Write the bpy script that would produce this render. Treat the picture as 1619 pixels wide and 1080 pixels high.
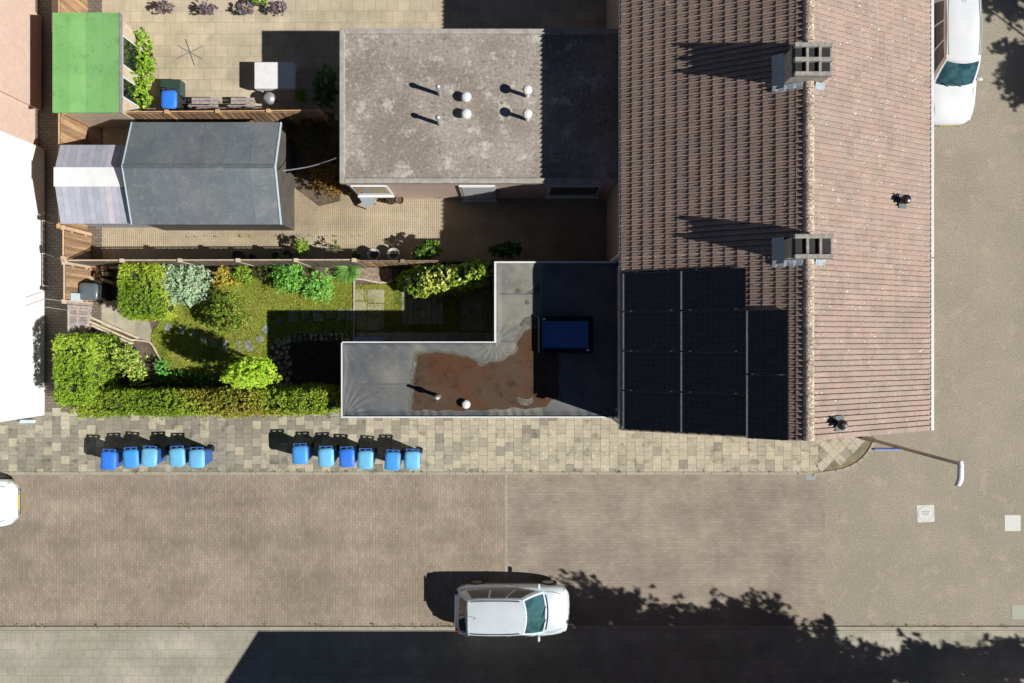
import bpy, math, random
import numpy as np
from mathutils import Matrix, Vector
random.seed(7); RNG = np.random.default_rng(7)
for o in list(bpy.data.objects): bpy.data.objects.remove(o)
SC = bpy.context.scene; COL = SC.collection
# ------------------------------------------------------------------ camera, sky, sun, exposure
H = 29.0; F = 1305.0
cd = bpy.data.cameras.new('camera'); cam = bpy.data.objects.new('camera', cd); COL.objects.link(cam)
cam.location = (0, 0, H); cam.rotation_euler = (0, 0, 0)
cd.sensor_width = 36; cd.lens = 36 * F / 1619; cd.clip_end = 800; cd.clip_start = .5
SC.camera = cam
SUN = Vector((1.052, -.358, 1.0)).normalized()
elev = math.asin(SUN.z); azi = math.atan2(SUN.x, SUN.y)
w = bpy.data.worlds.new('World'); SC.world = w; w.use_nodes = True
nt = w.node_tree; nt.nodes.clear()
sky = nt.nodes.new('ShaderNodeTexSky'); sky.sky_type = 'NISHITA'; sky.sun_disc = False
sky.sun_elevation = elev; sky.sun_rotation = azi; sky.air_density = .35; sky.dust_density = .0; sky.ozone_density = 1.5
bg = nt.nodes.new('ShaderNodeBackground'); bg.inputs[1].default_value = .05
wo = nt.nodes.new('ShaderNodeOutputWorld')
nt.links.new(sky.outputs[0], bg.inputs[0]); nt.links.new(bg.outputs[0], wo.inputs[0])
sd = bpy.data.lights.new('sun', 'SUN'); sd.energy = 5.0; sd.angle = math.radians(.5); sd.color = (1, .965, .905)
so = bpy.data.objects.new('sun', sd); COL.objects.link(so); so.rotation_euler = SUN.to_track_quat('Z', 'Y').to_euler()
so.location = (20, -8, 30)
SC.view_settings.view_transform = 'Standard'; SC.view_settings.look = 'None'
SC.view_settings.exposure = .22; SC.view_settings.gamma = 1; SC.view_settings.use_curve_mapping = False
SC.cycles.max_bounces = 5; SC.cycles.diffuse_bounces = 2; SC.cycles.transparent_max_bounces = 6

# ------------------------------------------------------------------ helpers
def W(px, py, z=0.0):
    k = (H - z) / F
    return ((px - 809.5) * k, (540 - py) * k)
def lin(r, g, b):
    f = lambda c: (c / 255 / 12.92) if c <= 10 else ((c / 255 + .055) / 1.055) ** 2.4
    return (f(r), f(g), f(b))
class MB:
    def __init__(s): s.v = []; s.f = []; s.m = []; s.t = []
    def face(s, idx, m=0, t=(1, 1, 1)): s.f.append(idx); s.m.append(m); s.t.append(t)
    def poly(s, pts, m=0, t=(1, 1, 1)):
        n = len(s.v); s.v += [tuple(p) for p in pts]; s.face(list(range(n, n + len(pts))), m, t); return s
    def box(s, x0, x1, y0, y1, z0, z1, m=0, t=(1, 1, 1), M=None):
        P = [(x0, y0, z0), (x1, y0, z0), (x1, y1, z0), (x0, y1, z0), (x0, y0, z1), (x1, y0, z1), (x1, y1, z1), (x0, y1, z1)]
        if M is not None: P = [tuple(M @ Vector(p)) for p in P]
        n = len(s.v); s.v += P
        for q in ((3, 2, 1, 0), (4, 5, 6, 7), (0, 1, 5, 4), (1, 2, 6, 5), (2, 3, 7, 6), (3, 0, 4, 7)): s.face([n + i for i in q], m, t)
        return s
    def prism(s, pts, z0, z1, m=0, t=(1, 1, 1), bottom=False, inset=0):
        a = sum(pts[i][0] * pts[(i + 1) % len(pts)][1] - pts[(i + 1) % len(pts)][0] * pts[i][1] for i in range(len(pts)))
        if a < 0: pts = pts[::-1]
        k = len(pts); n = len(s.v); cx = sum(p[0] for p in pts) / k; cy = sum(p[1] for p in pts) / k
        s.v += [(p[0], p[1], z0) for p in pts] + [(cx + (p[0] - cx) * (1 - inset), cy + (p[1] - cy) * (1 - inset), z1) for p in pts]
        for i in range(k): s.face([n + i, n + (i + 1) % k, n + k + (i + 1) % k, n + k + i], m, t)
        s.face([n + k + i for i in range(k)], m, t)
        if bottom: s.face([n + k - 1 - i for i in range(k)], m, t)
        return s
    def tube(s, pts, r, seg=8, m=0, t=(1, 1, 1), caps=True):
        pts = [Vector(p) for p in pts]; R = r if isinstance(r, (list, tuple)) else [r] * len(pts); rings = []
        for i, p in enumerate(pts):
            d = (pts[min(i + 1, len(pts) - 1)] - pts[max(i - 1, 0)]).normalized()
            a = d.orthogonal().normalized() if abs(d.z) > .9 else d.cross(Vector((0, 0, 1))).normalized()
            b = d.cross(a); n = len(s.v)
            for k in range(seg):
                q = 2 * math.pi * k / seg; s.v.append(tuple(p + (a * math.cos(q) + b * math.sin(q)) * R[i]))
            rings.append(n)
        for i in range(len(rings) - 1):
            for k in range(seg):
                k2 = (k + 1) % seg; s.face([rings[i] + k, rings[i] + k2, rings[i + 1] + k2, rings[i + 1] + k], m, t)
        if caps:
            s.face([rings[0] + k for k in range(seg)][::-1], m, t); s.face([rings[-1] + k for k in range(seg)], m, t)
        return s
    def lathe(s, c, prof, seg=20, m=0, t=(1, 1, 1)):
        rings = []
        for r, z in prof:
            n = len(s.v)
            for k in range(seg):
                q = 2 * math.pi * k / seg; s.v.append((c[0] + r * math.cos(q), c[1] + r * math.sin(q), c[2] + z))
            rings.append(n)
        for i in range(len(rings) - 1):
            for k in range(seg):
                k2 = (k + 1) % seg; s.face([rings[i] + k, rings[i] + k2, rings[i + 1] + k2, rings[i + 1] + k], m, t)
        s.face([rings[-1] + k for k in range(seg)], m, t)
        return s
    def loft(s, rings, m=0, t=(1, 1, 1), closed=True, cap=True):
        st = []
        for R in rings: st.append(len(s.v)); s.v += [tuple(p) for p in R]
        k = len(rings[0]); e = k if closed else k - 1
        for i in range(len(rings) - 1):
            for j in range(e):
                j2 = (j + 1) % k; s.face([st[i] + j, st[i] + j2, st[i + 1] + j2, st[i + 1] + j], m, t)
        if cap:
            s.face([st[0] + j for j in range(k)][::-1], m, t); s.face([st[-1] + j for j in range(k)], m, t)
        return s
    def mesh(s, name, mats, smooth=False):
        me = bpy.data.meshes.new(name); me.from_pydata(s.v, [], s.f)
        for mm in (mats if isinstance(mats, (list, tuple)) else [mats]): me.materials.append(mm)
        me.polygons.foreach_set('material_index', s.m)
        a = me.attributes.new('tint', 'FLOAT_COLOR', 'FACE')
        a.data.foreach_set('color', np.array([(*t, 1) for t in s.t], dtype=np.float32).ravel())
        if smooth: me.polygons.foreach_set('use_smooth', [True] * len(s.f))
        me.update(); return me
    def build(s, name, mats, parent=None, smooth=False, bevel=0, angle=None):
        o = bpy.data.objects.new(name, s.mesh(name, mats, smooth)); COL.objects.link(o)
        if parent is not None: attach(o, parent)
        if bevel:
            b = o.modifiers.new('bevel', 'BEVEL'); b.width = bevel; b.segments = 2; b.limit_method = 'ANGLE'
        if smooth and angle:
            o.data.set_sharp_from_angle(angle=math.radians(angle))
        return o
def wloc(p):
    l = Vector((0, 0, 0))
    while p is not None: l += p.location; p = p.parent
    return l
def attach(o, parent):      # parts whose vertices are written in world coordinates
    o.parent = parent
    if not parent.get('_local'): o.matrix_parent_inverse = Matrix.Translation(-wloc(parent)) if parent.type == 'EMPTY' else Matrix.Identity(4)
def tag(o, label=None, cat=None, group=None, kind=None):
    if label: o['label'] = label
    if cat: o['category'] = cat
    if group: o['group'] = group
    if kind: o['kind'] = kind
    return o
def thing(name, label, cat, loc=(0, 0, 0), group=None, local=False, rot=0):
    o = bpy.data.objects.new(name, None); COL.objects.link(o); o.location = loc; o.rotation_euler = (0, 0, rot)
    o.empty_display_size = .2
    if local: o['_local'] = 1
    return tag(o, label, cat, group)
def inst(name, me, M, parent=None):
    o = bpy.data.objects.new(name, me); COL.objects.link(o)
    if parent is not None: attach(o, parent)
    o.matrix_basis = M if parent is None or parent.get('_local') else M
    return o
def copy_tree(o, parent=None):
    c = o.copy(); COL.objects.link(c); c.parent = parent
    for ch in o.children: copy_tree(ch, c)
    return c
def struct(mb, name, mats, smooth=False): return tag(mb.build(name, mats, None, smooth), kind='structure')

# ------------------------------------------------------------------ materials
MATS = {}
def mat(name, c1, c2=None, c3=None, s1=3.0, s2=60.0, rough=.85, bump=0.0, bs=40.0, tint=False, metal=0.0, spec=.5,
        grain=.15, coat=0.0, speck=None, stretch=None, rough2=None, bdist=.01):
    if name in MATS: return MATS[name]
    m = bpy.data.materials.new(name); m.use_nodes = True; t = m.node_tree; N = t.nodes; L = t.links
    b = N['Principled BSDF']; b.inputs['Roughness'].default_value = rough; b.inputs['Metallic'].default_value = metal
    b.inputs['Specular IOR Level'].default_value = spec; b.inputs['Coat Weight'].default_value = coat
    g = N.new('ShaderNodeNewGeometry'); pos = g.outputs['Position']
    if stretch:
        mp = N.new('ShaderNodeMapping'); mp.inputs['Scale'].default_value = stretch; L.new(pos, mp.inputs[0]); pos = mp.outputs[0]
    def noise(sc, det=4, ro=.6):
        n = N.new('ShaderNodeTexNoise'); n.inputs['Scale'].default_value = sc; n.inputs['Detail'].default_value = det
        n.inputs['Roughness'].default_value = ro; L.new(pos, n.inputs['Vector']); return n.outputs['Fac']
    def ramp(fac, lo, hi):
        r = N.new('ShaderNodeMapRange'); r.inputs[1].default_value = lo; r.inputs[2].default_value = hi
        r.interpolation_type = 'SMOOTHSTEP'; L.new(fac, r.inputs[0]); return r.outputs[0]
    def mix(f, a, c, mode='MIX'):
        x = N.new('ShaderNodeMix'); x.data_type = 'RGBA'; x.blend_type = mode
        if isinstance(f, float): x.inputs[0].default_value = f
        else: L.new(f, x.inputs[0])
        for k, v in ((6, a), (7, c)):
            if isinstance(v, tuple): x.inputs[k].default_value = (*v, 1)
            else: L.new(v, x.inputs[k])
        return x.outputs[2]
    out = tuple(c1)
    if c2 or grain or speck or tint:
        out = mix(ramp(noise(s1), .35, .65), tuple(c1), tuple(c2 or c1))
        if c3: out = mix(ramp(noise(s1 * 2.7 + .31, 6, .7), .52, .68), out, tuple(c3))
        if grain:
            r = N.new('ShaderNodeMapRange'); r.inputs[1].default_value = .3; r.inputs[2].default_value = .7
            r.inputs[3].default_value = 1 - grain; r.inputs[4].default_value = 1 + grain; L.new(noise(s2, 3, .75), r.inputs[0])
            cb = N.new('ShaderNodeVectorMath'); cb.operation = 'SCALE'; L.new(out, cb.inputs[0]); L.new(r.outputs[0], cb.inputs['Scale']); out = cb.outputs[0]
        if speck:
            for (sc, lo, hi, col) in speck: out = mix(ramp(noise(sc, 2, .5), lo, hi), out, tuple(col))
        if tint:
            a = N.new('ShaderNodeAttribute'); a.attribute_name = 'tint'; out = mix(1.0, out, a.outputs['Color'], 'MULTIPLY')
        L.new(out, b.inputs['Base Color'])
    else: b.inputs['Base Color'].default_value = (*c1, 1)
    if rough2 is not None:
        r = N.new('ShaderNodeMapRange'); r.inputs[1].default_value = .4; r.inputs[2].default_value = .6
        r.inputs[3].default_value = rough; r.inputs[4].default_value = rough2; L.new(noise(s1 * 1.3), r.inputs[0]); L.new(r.outputs[0], b.inputs['Roughness'])
    if bump:
        bn = N.new('ShaderNodeBump'); bn.inputs['Strength'].default_value = bump; bn.inputs['Distance'].default_value = bdist
        L.new(noise(bs, 5, .65), bn.inputs['Height']); L.new(bn.outputs[0], b.inputs['Normal'])
    MATS[name] = m; return m
def brickmat(name, c1, c2, mortar, sx, sy, rot=0.0, bump=.4, ms=.012, blotch=None, wear=None, grain=.14):
    m = bpy.data.materials.new(name); m.use_nodes = True; t = m.node_tree; N = t.nodes; L = t.links
    b = N['Principled BSDF']; b.inputs['Roughness'].default_value = .9
    g = N.new('ShaderNodeNewGeometry'); mp = N.new('ShaderNodeMapping'); mp.inputs['Rotation'].default_value = (0, 0, rot)
    L.new(g.outputs['Position'], mp.inputs[0])
    br = N.new('ShaderNodeTexBrick'); br.inputs['Color1'].default_value = (*c1, 1); br.inputs['Color2'].default_value = (*c2, 1)
    br.inputs['Mortar'].default_value = (*mortar, 1); br.inputs['Scale'].default_value = 1
    br.inputs['Brick Width'].default_value = sx; br.inputs['Row Height'].default_value = sy; br.inputs['Mortar Size'].default_value = ms
    br.inputs['Mortar Smooth'].default_value = .3
    L.new(mp.outputs[0], br.inputs['Vector'])
    n = N.new('ShaderNodeTexNoise'); n.inputs['Scale'].default_value = .35; n.inputs['Detail'].default_value = 8; n.inputs['Roughness'].default_value = .62
    L.new(g.outputs['Position'], n.inputs['Vector'])
    r = N.new('ShaderNodeMapRange'); r.inputs[1].default_value = .4; r.inputs[2].default_value = .62; L.new(n.outputs['Fac'], r.inputs[0])
    x = N.new('ShaderNodeMix'); x.data_type = 'RGBA'; x.blend_type = 'MULTIPLY'; L.new(r.outputs[0], x.inputs[0])
    L.new(br.outputs['Color'], x.inputs[6]); x.inputs[7].default_value = (*(blotch or (1, 1, 1)), 1)
    if wear:
        for (scl, a0, a1, lo, hi) in (((.12, 1.1, 1), .86, 1.08, .35, .65), ((1.3, 1.0, 1), .88, 1.10, .35, .7), ((.5, .4, 1), .90, 1.08, .4, .6)):
            mp3 = N.new('ShaderNodeMapping'); mp3.inputs['Scale'].default_value = scl; L.new(g.outputs['Position'], mp3.inputs[0])
            n3 = N.new('ShaderNodeTexNoise'); n3.inputs['Scale'].default_value = 1; n3.inputs['Detail'].default_value = 7; n3.inputs['Roughness'].default_value = .65; L.new(mp3.outputs[0], n3.inputs['Vector'])
            r3 = N.new('ShaderNodeMapRange'); r3.inputs[1].default_value = lo; r3.inputs[2].default_value = hi; r3.inputs[3].default_value = a0; r3.inputs[4].default_value = a1; L.new(n3.outputs['Fac'], r3.inputs[0])
            v3 = N.new('ShaderNodeVectorMath'); v3.operation = 'SCALE'; L.new(x.outputs[2] if x.outputs[0].name != 'Vector' else x.outputs[0], v3.inputs[0]); L.new(r3.outputs[0], v3.inputs['Scale'])
            x2 = N.new('ShaderNodeMix'); x2.data_type = 'RGBA'; x2.inputs[0].default_value = 1; x2.blend_type = 'MIX'; L.new(v3.outputs[0], x2.inputs[7]); x = x2
        n4 = N.new('ShaderNodeTexNoise'); n4.inputs['Scale'].default_value = 2.2; n4.inputs['Detail'].default_value = 5; L.new(g.outputs['Position'], n4.inputs['Vector'])
        r4 = N.new('ShaderNodeMapRange'); r4.inputs[1].default_value = .62; r4.inputs[2].default_value = .74; r4.inputs[4].default_value = .55; L.new(n4.outputs['Fac'], r4.inputs[0])
        x2 = N.new('ShaderNodeMix'); x2.data_type = 'RGBA'; L.new(r4.outputs[0], x2.inputs[0]); L.new(x.outputs[2], x2.inputs[6]); x2.inputs[7].default_value = (*wear, 1); x = x2
    n2 = N.new('ShaderNodeTexNoise'); n2.inputs['Scale'].default_value = 45; n2.inputs['Detail'].default_value = 3; n2.inputs['Roughness'].default_value = .8
    L.new(g.outputs['Position'], n2.inputs['Vector'])
    r2 = N.new('ShaderNodeMapRange'); r2.inputs[1].default_value = .3; r2.inputs[2].default_value = .7; r2.inputs[3].default_value = 1 - grain; r2.inputs[4].default_value = 1 + grain
    L.new(n2.outputs['Fac'], r2.inputs[0])
    s = N.new('ShaderNodeVectorMath'); s.operation = 'SCALE'; L.new(x.outputs[2], s.inputs[0]); L.new(r2.outputs[0], s.inputs['Scale'])
    L.new(s.outputs[0], b.inputs['Base Color'])
    bn = N.new('ShaderNodeBump'); bn.inputs['Strength'].default_value = bump; bn.inputs['Distance'].default_value = .006; bn.invert = True
    L.new(br.outputs['Fac'], bn.inputs['Height']); L.new(bn.outputs[0], b.inputs['Normal'])
    return m
def leafmat(name, trans=.35, rough=.5, spec=.4):
    m = bpy.data.materials.new(name); m.use_nodes = True; t = m.node_tree; N = t.nodes; L = t.links
    b = N['Principled BSDF']; b.inputs['Roughness'].default_value = rough; b.inputs['Specular IOR Level'].default_value = spec
    a = N.new('ShaderNodeAttribute'); a.attribute_name = 'tint'; L.new(a.outputs['Color'], b.inputs['Base Color'])
    tr = N.new('ShaderNodeBsdfTranslucent'); L.new(a.outputs['Color'], tr.inputs[0])
    mx = N.new('ShaderNodeMixShader'); mx.inputs[0].default_value = trans
    L.new(b.outputs[0], mx.inputs[1]); L.new(tr.outputs[0], mx.inputs[2]); L.new(mx.outputs[0], N['Material Output'].inputs[0])
    return m
def glassmat(name, col, rough=.04):
    return mat(name, col, rough=rough, grain=0, spec=.9, coat=.6)
LEAF = leafmat('leaf'); LEAFG = leafmat('glossy_leaf', .3, .35, .6)
M_soil = mat('soil', (.09, .065, .045), (.16, .12, .085), s1=2, grain=.5, s2=50, bump=.8, bs=30, bdist=.03)
M_drysoil = mat('dry_soil', (.36, .29, .22), (.2, .15, .11), s1=9, grain=.5, s2=60, bump=.7, bs=40, bdist=.03)
M_mulch = mat('bark_mulch', (.07, .045, .035), (.14, .09, .07), s1=12, grain=.6, s2=70, bump=1, bs=40, bdist=.04, tint=True)
M_lawn = mat('lawn_base', (.20, .19, .035), (.28, .25, .055), (.13, .15, .03), s1=2.0, grain=.4, s2=80, bump=.6, bs=60)
M_slab = mat('paving_slab', (.43, .395, .305), (.37, .34, .265), s1=2.2, grain=.16, s2=70, tint=True, bump=.15, bs=80,
             speck=[(15, .655, .68, (.60, .575, .46)), (3.2, .58, .70, (.27, .255, .19))])
M_joint = mat('joint_sand', (.15, .14, .08), (.24, .2, .13), s1=4, grain=.3)
M_conc = mat('concrete', (.42, .38, .31), (.5, .46, .37), s1=3, grain=.14, s2=50, tint=True, bump=.15)
M_kerb = mat('kerb_concrete', (.31, .285, .22), (.36, .33, .26), s1=2, grain=.2)
M_tile = mat('concrete_roof_tile', (.36, .262, .215), (.315, .24, .20), (.375, .295, .25), s1=1.6, grain=.16, s2=55, tint=True, rough=.85, bump=.25, bs=90,
             speck=[(24, .655, .68, (.10, .075, .06)), (17, .70, .715, (.8, .76, .68))])
M_ridge = mat('lichened_ridge', (.30, .22, .17), (.42, .34, .26), s1=5, grain=.4, s2=50, bump=.4, tint=True,
              speck=[(18, .54, .60, (.62, .58, .47)), (25, .64, .68, (.09, .07, .05))])
M_white = mat('white_trim', (.74, .75, .76), (.68, .69, .70), s1=4, grain=.04, rough=.4)
M_white2 = mat('white_render', (.83, .85, .86), (.76, .78, .79), (.80, .81, .81), s1=1.1, grain=.05, s2=12, rough=.9)
M_brickw = brickmat('brick_wall', (.55, .33, .24), (.45, .27, .2), (.45, .4, .33), .22, .066)
M_brickpale = mat('pale_pink_brick', (.66, .50, .42), (.60, .45, .37), s1=5, grain=.1)
M_bit = mat('roof_membrane', (.092, .10, .108), (.125, .13, .132), (.145, .145, .135), s1=1.4, grain=.10, s2=30, rough=.6, rough2=.75, bump=.12, bs=14, bdist=.015, tint=True)
M_nbroof = mat('lichened_felt_roof', (.235, .20, .17), (.33, .295, .255), (.48, .45, .41), s1=.55, grain=.3, s2=11, rough=.9, bump=.3, tint=True,
               speck=[(5, .60, .74, (.19, .16, .13)), (9, .62, .72, (.42, .39, .35))])
M_rust = mat('wet_rust_sediment', (.080, .054, .035), (.088, .040, .020), (.045, .027, .022), s1=.9, grain=.12, s2=40, rough=.4, rough2=.55, spec=.25)
M_rim = mat('dried_silt', (.21, .20, .165), (.16, .155, .14), s1=4, grain=.12, rough=.8)
M_stain = mat('damp_stain', (.12, .105, .075), (.15, .13, .09), s1=4, grain=.12, rough=.6)
M_blk = mat('black_plastic', (.012, .012, .014), grain=0, rough=.35)
M_black = mat('matt_black', (.01, .01, .011), grain=0, rough=.7)
M_rubber = mat('tyre_rubber', (.02, .02, .02), grain=0, rough=.8)
M_alu = mat('aluminium', (.5, .5, .5), grain=.05, rough=.35, metal=.8)
M_frame = mat('grey_frame', (.28, .27, .27), (.20, .20, .21), s1=8, grain=.2, rough=.5)
M_lead = mat('lead_flashing', (.40, .45, .50), (.30, .35, .41), s1=9, grain=.15, rough=.5, bump=.4, bs=15, bdist=.02)
M_skyl = glassmat('painted_sky_glass', (.03, .11, .38), .06)  # sky reflection painted as a blue base colour
M_wood = mat('weathered_wood', (.38, .25, .15), (.26, .165, .10), s1=6, grain=.25, s2=40, tint=True, stretch=(1, 1, .15), bump=.2)
M_woodpale = mat('pale_wood', (.62, .52, .40), (.50, .42, .32), s1=6, grain=.15, tint=True)
M_carw = mat('white_car_paint', (.68, .72, .76), (.74, .77, .79), s1=1.5, grain=.04, s2=20, rough=.25, coat=1.0)
M_cars = mat('silver_car_paint', (.60, .68, .74), (.66, .72, .77), s1=1.5, grain=.04, s2=20, rough=.3, coat=1.0, metal=.15)
M_glassc = mat('car_glass', (.015, .055, .065), (.05, .13, .145), s1=2.2, grain=.15, s2=9, rough=.05, spec=.9, coat=.6)
M_glassd = glassmat('dark_glass', (.01, .014, .018))
M_lampc = mat('lamp_cover', (.75, .77, .78), grain=0, rough=.15, coat=1)
M_red = mat('red_lens', (.35, .02, .015), grain=0, rough=.2, coat=1)
M_felt = mat('grey_shed_felt', (.105, .122, .135), (.135, .15, .16), (.165, .172, .175), s1=1.2, grain=.16, s2=20, tint=True, rough=.85)
M_green = mat('green_felt', (.16, .38, .12), (.19, .42, .145), (.14, .32, .105), s1=1.1, grain=.14, s2=30, tint=True)
M_poly = mat('polycarbonate', (.42, .43, .48), (.36, .37, .41), s1=3, grain=.05, tint=True, rough=.35)
M_metalpole = mat('galvanised_pole', (.42, .37, .31), (.48, .42, .35), s1=6, grain=.15, rough=.5)
M_zinc = mat('zinc', (.55, .57, .6), grain=.06, rough=.35, metal=.6)
M_signblue = mat('street_sign_blue', (.02, .08, .45), grain=0, rough=.4)
M_pot = mat('glazed_pot', (.18, .19, .20), (.26, .27, .28), grain=.1, rough=.5, tint=True)
M_stone = mat('field_stone', (.34, .32, .26), (.24, .225, .19), s1=8, grain=.25, tint=True, bump=.4)
M_solar = None
def solarmat():
    m = bpy.data.materials.new('solar_cells'); m.use_nodes = True; t = m.node_tree; N = t.nodes; L = t.links
    b = N['Principled BSDF']; b.inputs['Roughness'].default_value = .28; b.inputs['Specular IOR Level'].default_value = .3
    tc = N.new('ShaderNodeTexCoord')
    br = N.new('ShaderNodeTexBrick'); br.offset = 0; br.inputs['Scale'].default_value = 1
    br.inputs['Brick Width'].default_value = .155; br.inputs['Row Height'].default_value = .155; br.inputs['Mortar Size'].default_value = .005
    br.inputs['Color1'].default_value = (.008, .011, .018, 1); br.inputs['Color2'].default_value = (.011, .012, .016, 1); br.inputs['Mortar'].default_value = (.0015, .0018, .0025, 1)
    L.new(tc.outputs['Object'], br.inputs['Vector'])
    n = N.new('ShaderNodeTexNoise'); n.inputs['Scale'].default_value = 3.5; n.inputs['Detail'].default_value = 6; L.new(tc.outputs['Object'], n.inputs['Vector'])
    r = N.new('ShaderNodeMapRange'); r.inputs[1].default_value = .5; r.inputs[2].default_value = .9; r.inputs[4].default_value = .35; L.new(n.outputs['Fac'], r.inputs[0])
    x = N.new('ShaderNodeMix'); x.data_type = 'RGBA'; L.new(r.outputs[0], x.inputs[0]); L.new(br.outputs['Color'], x.inputs[6]); x.inputs[7].default_value = (.03, .03, .028, 1)
    w2 = N.new('ShaderNodeTexWave'); w2.inputs['Scale'].default_value = 20; w2.bands_direction = 'Y'; L.new(tc.outputs['Object'], w2.inputs['Vector'])
    r3 = N.new('ShaderNodeMapRange'); r3.inputs[1].default_value = .85; r3.inputs[2].default_value = 1; r3.inputs[4].default_value = .25; L.new(w2.outputs['Fac'], r3.inputs[0])
    x2 = N.new('ShaderNodeMix'); x2.data_type = 'RGBA'; L.new(r3.outputs[0], x2.inputs[0]); L.new(x.outputs[2], x2.inputs[6]); x2.inputs[7].default_value = (.02, .022, .025, 1)
    L.new(x2.outputs[2], b.inputs['Base Color']); return m
M_solar = solarmat()

def nz(P, sc, seed=0, k=7):      # cheap smooth noise on points, about -1..1
    r = np.random.default_rng(seed); out = np.zeros(len(P))
    for i in range(k):
        d = r.normal(size=3); d /= np.linalg.norm(d); out += np.sin(P @ d * sc * r.uniform(.6, 1.9) + r.uniform(0, 6.28))
    return out / math.sqrt(k)
def inpoly(x, y, poly):
    c = np.zeros(len(x), bool); n = len(poly)
    for i in range(n):
        x1, y1 = poly[i]; x2, y2 = poly[i - 1]
        k = (y1 > y) != (y2 > y)
        with np.errstate(divide='ignore', invalid='ignore'): c ^= k & (x < (x2 - x1) * (y - y1) / (y2 - y1 + 1e-12) + x1)
    return c
def leafmesh(name, P, Nn, size, pal, parent, mt=None, aspect=.5, var=.32, smin=.5, smax=1.35, lift=.18, fold=True, patch=0, pseed=1, droop=0):
    n = len(P); T = RNG.normal(size=(n, 3)); T -= Nn * np.sum(T * Nn, 1)[:, None]; T /= np.linalg.norm(T, axis=1)[:, None] + 1e-9
    B = np.cross(Nn, T); s = size * RNG.uniform(smin, smax, n)[:, None]
    V = np.stack([P - T * s * .5, P + B * s * aspect * .5 + Nn * s * lift, P + T * s * .5 - Nn * s * droop, P - B * s * aspect * .5 + Nn * s * lift], 1).reshape(-1, 3)
    me = bpy.data.meshes.new(name); me.vertices.add(4 * n); me.vertices.foreach_set('co', V.astype(np.float32).ravel())
    me.loops.add(4 * n); me.loops.foreach_set('vertex_index', np.arange(4 * n, dtype=np.int32))
    me.polygons.add(n); me.polygons.foreach_set('loop_start', np.arange(0, 4 * n, 4, dtype=np.int32))
    me.polygons.foreach_set('loop_total', np.full(n, 4, np.int32)); me.update(calc_edges=True)
    pal = np.array(pal, dtype=float); ci = RNG.integers(0, len(pal), n)
    if patch:
        q = (nz(P, patch, pseed) * .5 + .5) * len(pal) + RNG.normal(size=n) * .5; ci = np.clip(q.astype(int), 0, len(pal) - 1)
    c = pal[ci] * RNG.uniform(1 - var, 1 + var, n)[:, None]
    if (mt or LEAF) in (LEAF, LEAFG) and name == 'foliage': c = np.minimum(c * np.array([1.27, 1.38, 1.15]), .85)
    a = me.attributes.new('tint', 'FLOAT_COLOR', 'FACE'); a.data.foreach_set('color', np.concatenate([c, np.ones((n, 1))], 1).astype(np.float32).ravel())
    me.materials.append(mt or LEAF)
    o = bpy.data.objects.new(name, me); COL.objects.link(o)
    if parent is not None: attach(o, parent)
    return o
def unit(V): return V / (np.linalg.norm(V, axis=1)[:, None] + 1e-9)
def box_pts(x0, x1, y0, y1, z0, z1, n, rough=.06, sc=7, seed=3, depth=.10, power=5):
    # points on a rounded box surface, more on top
    hx, hy, hz = (x1 - x0) / 2, (y1 - y0) / 2, (z1 - z0)
    at, ax, ay = hx * hy * 4, 2 * hy * hz * 2, 2 * hx * hz * 2; tot = at * 1.8 + ax + ay
    u = RNG.uniform(size=n); P = np.zeros((n, 3)); N_ = np.zeros((n, 3))
    a = RNG.uniform(-1, 1, n); b = RNG.uniform(-1, 1, n); c = RNG.uniform(0, 1, n); sg = RNG.choice([-1, 1], n)
    top = u < at * 1.8 / tot; sx = (~top) & (u < (at * 1.8 + ax) / tot); sy = ~(top | sx)
    P[top] = np.stack([a[top], b[top], np.ones(top.sum())], 1); N_[top] = (0, 0, 1)
    P[sx] = np.stack([sg[sx], b[sx], c[sx]], 1); N_[sx] = np.stack([sg[sx], 0 * c[sx], 0 * c[sx]], 1)
    P[sy] = np.stack([a[sy], sg[sy], c[sy]], 1); N_[sy] = np.stack([0 * c[sy], sg[sy], 0 * c[sy]], 1)
    # round corners
    Q = P.copy(); q = np.abs(np.stack([P[:, 0], P[:, 1], np.clip(P[:, 2] * 2 - 1, 0, 1)], 1)) ** power
    r = np.clip(q.sum(1), 1, 3) ** (1 / power) ; Q[:, 0] /= r; Q[:, 1] /= r; Q[:, 2] = np.where(P[:, 2] > .5, .5 + (P[:, 2] - .5) / r, P[:, 2])
    X = np.stack([(x0 + x1) / 2 + Q[:, 0] * hx, (y0 + y1) / 2 + Q[:, 1] * hy, z0 + Q[:, 2] * hz], 1)
    m = max(1, n // 9); own = RNG.integers(0, m, n)               # leaves sit in small shoots
    ax_ = unit(N_[:m] + RNG.normal(size=(m, 3)) * .55 + np.array([0, 0, .25])); base = X[:m]; NB = N_[:m]
    off = nz(base, sc, seed) * rough + nz(base, 2.4, seed + 5) * rough * .8 - RNG.exponential(depth * .6, m)
    al = RNG.uniform(-.10, .05, n); X = base[own] + NB[own] * off[own][:, None] + ax_[own] * al[:, None] + RNG.normal(size=(n, 3)) * .022
    N_ = NB[own] * .7 + ax_[own] * .3
    return X, unit(N_ * .55 + RNG.normal(size=(n, 3)) * .45 + np.array([0, 0, .35]))
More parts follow.
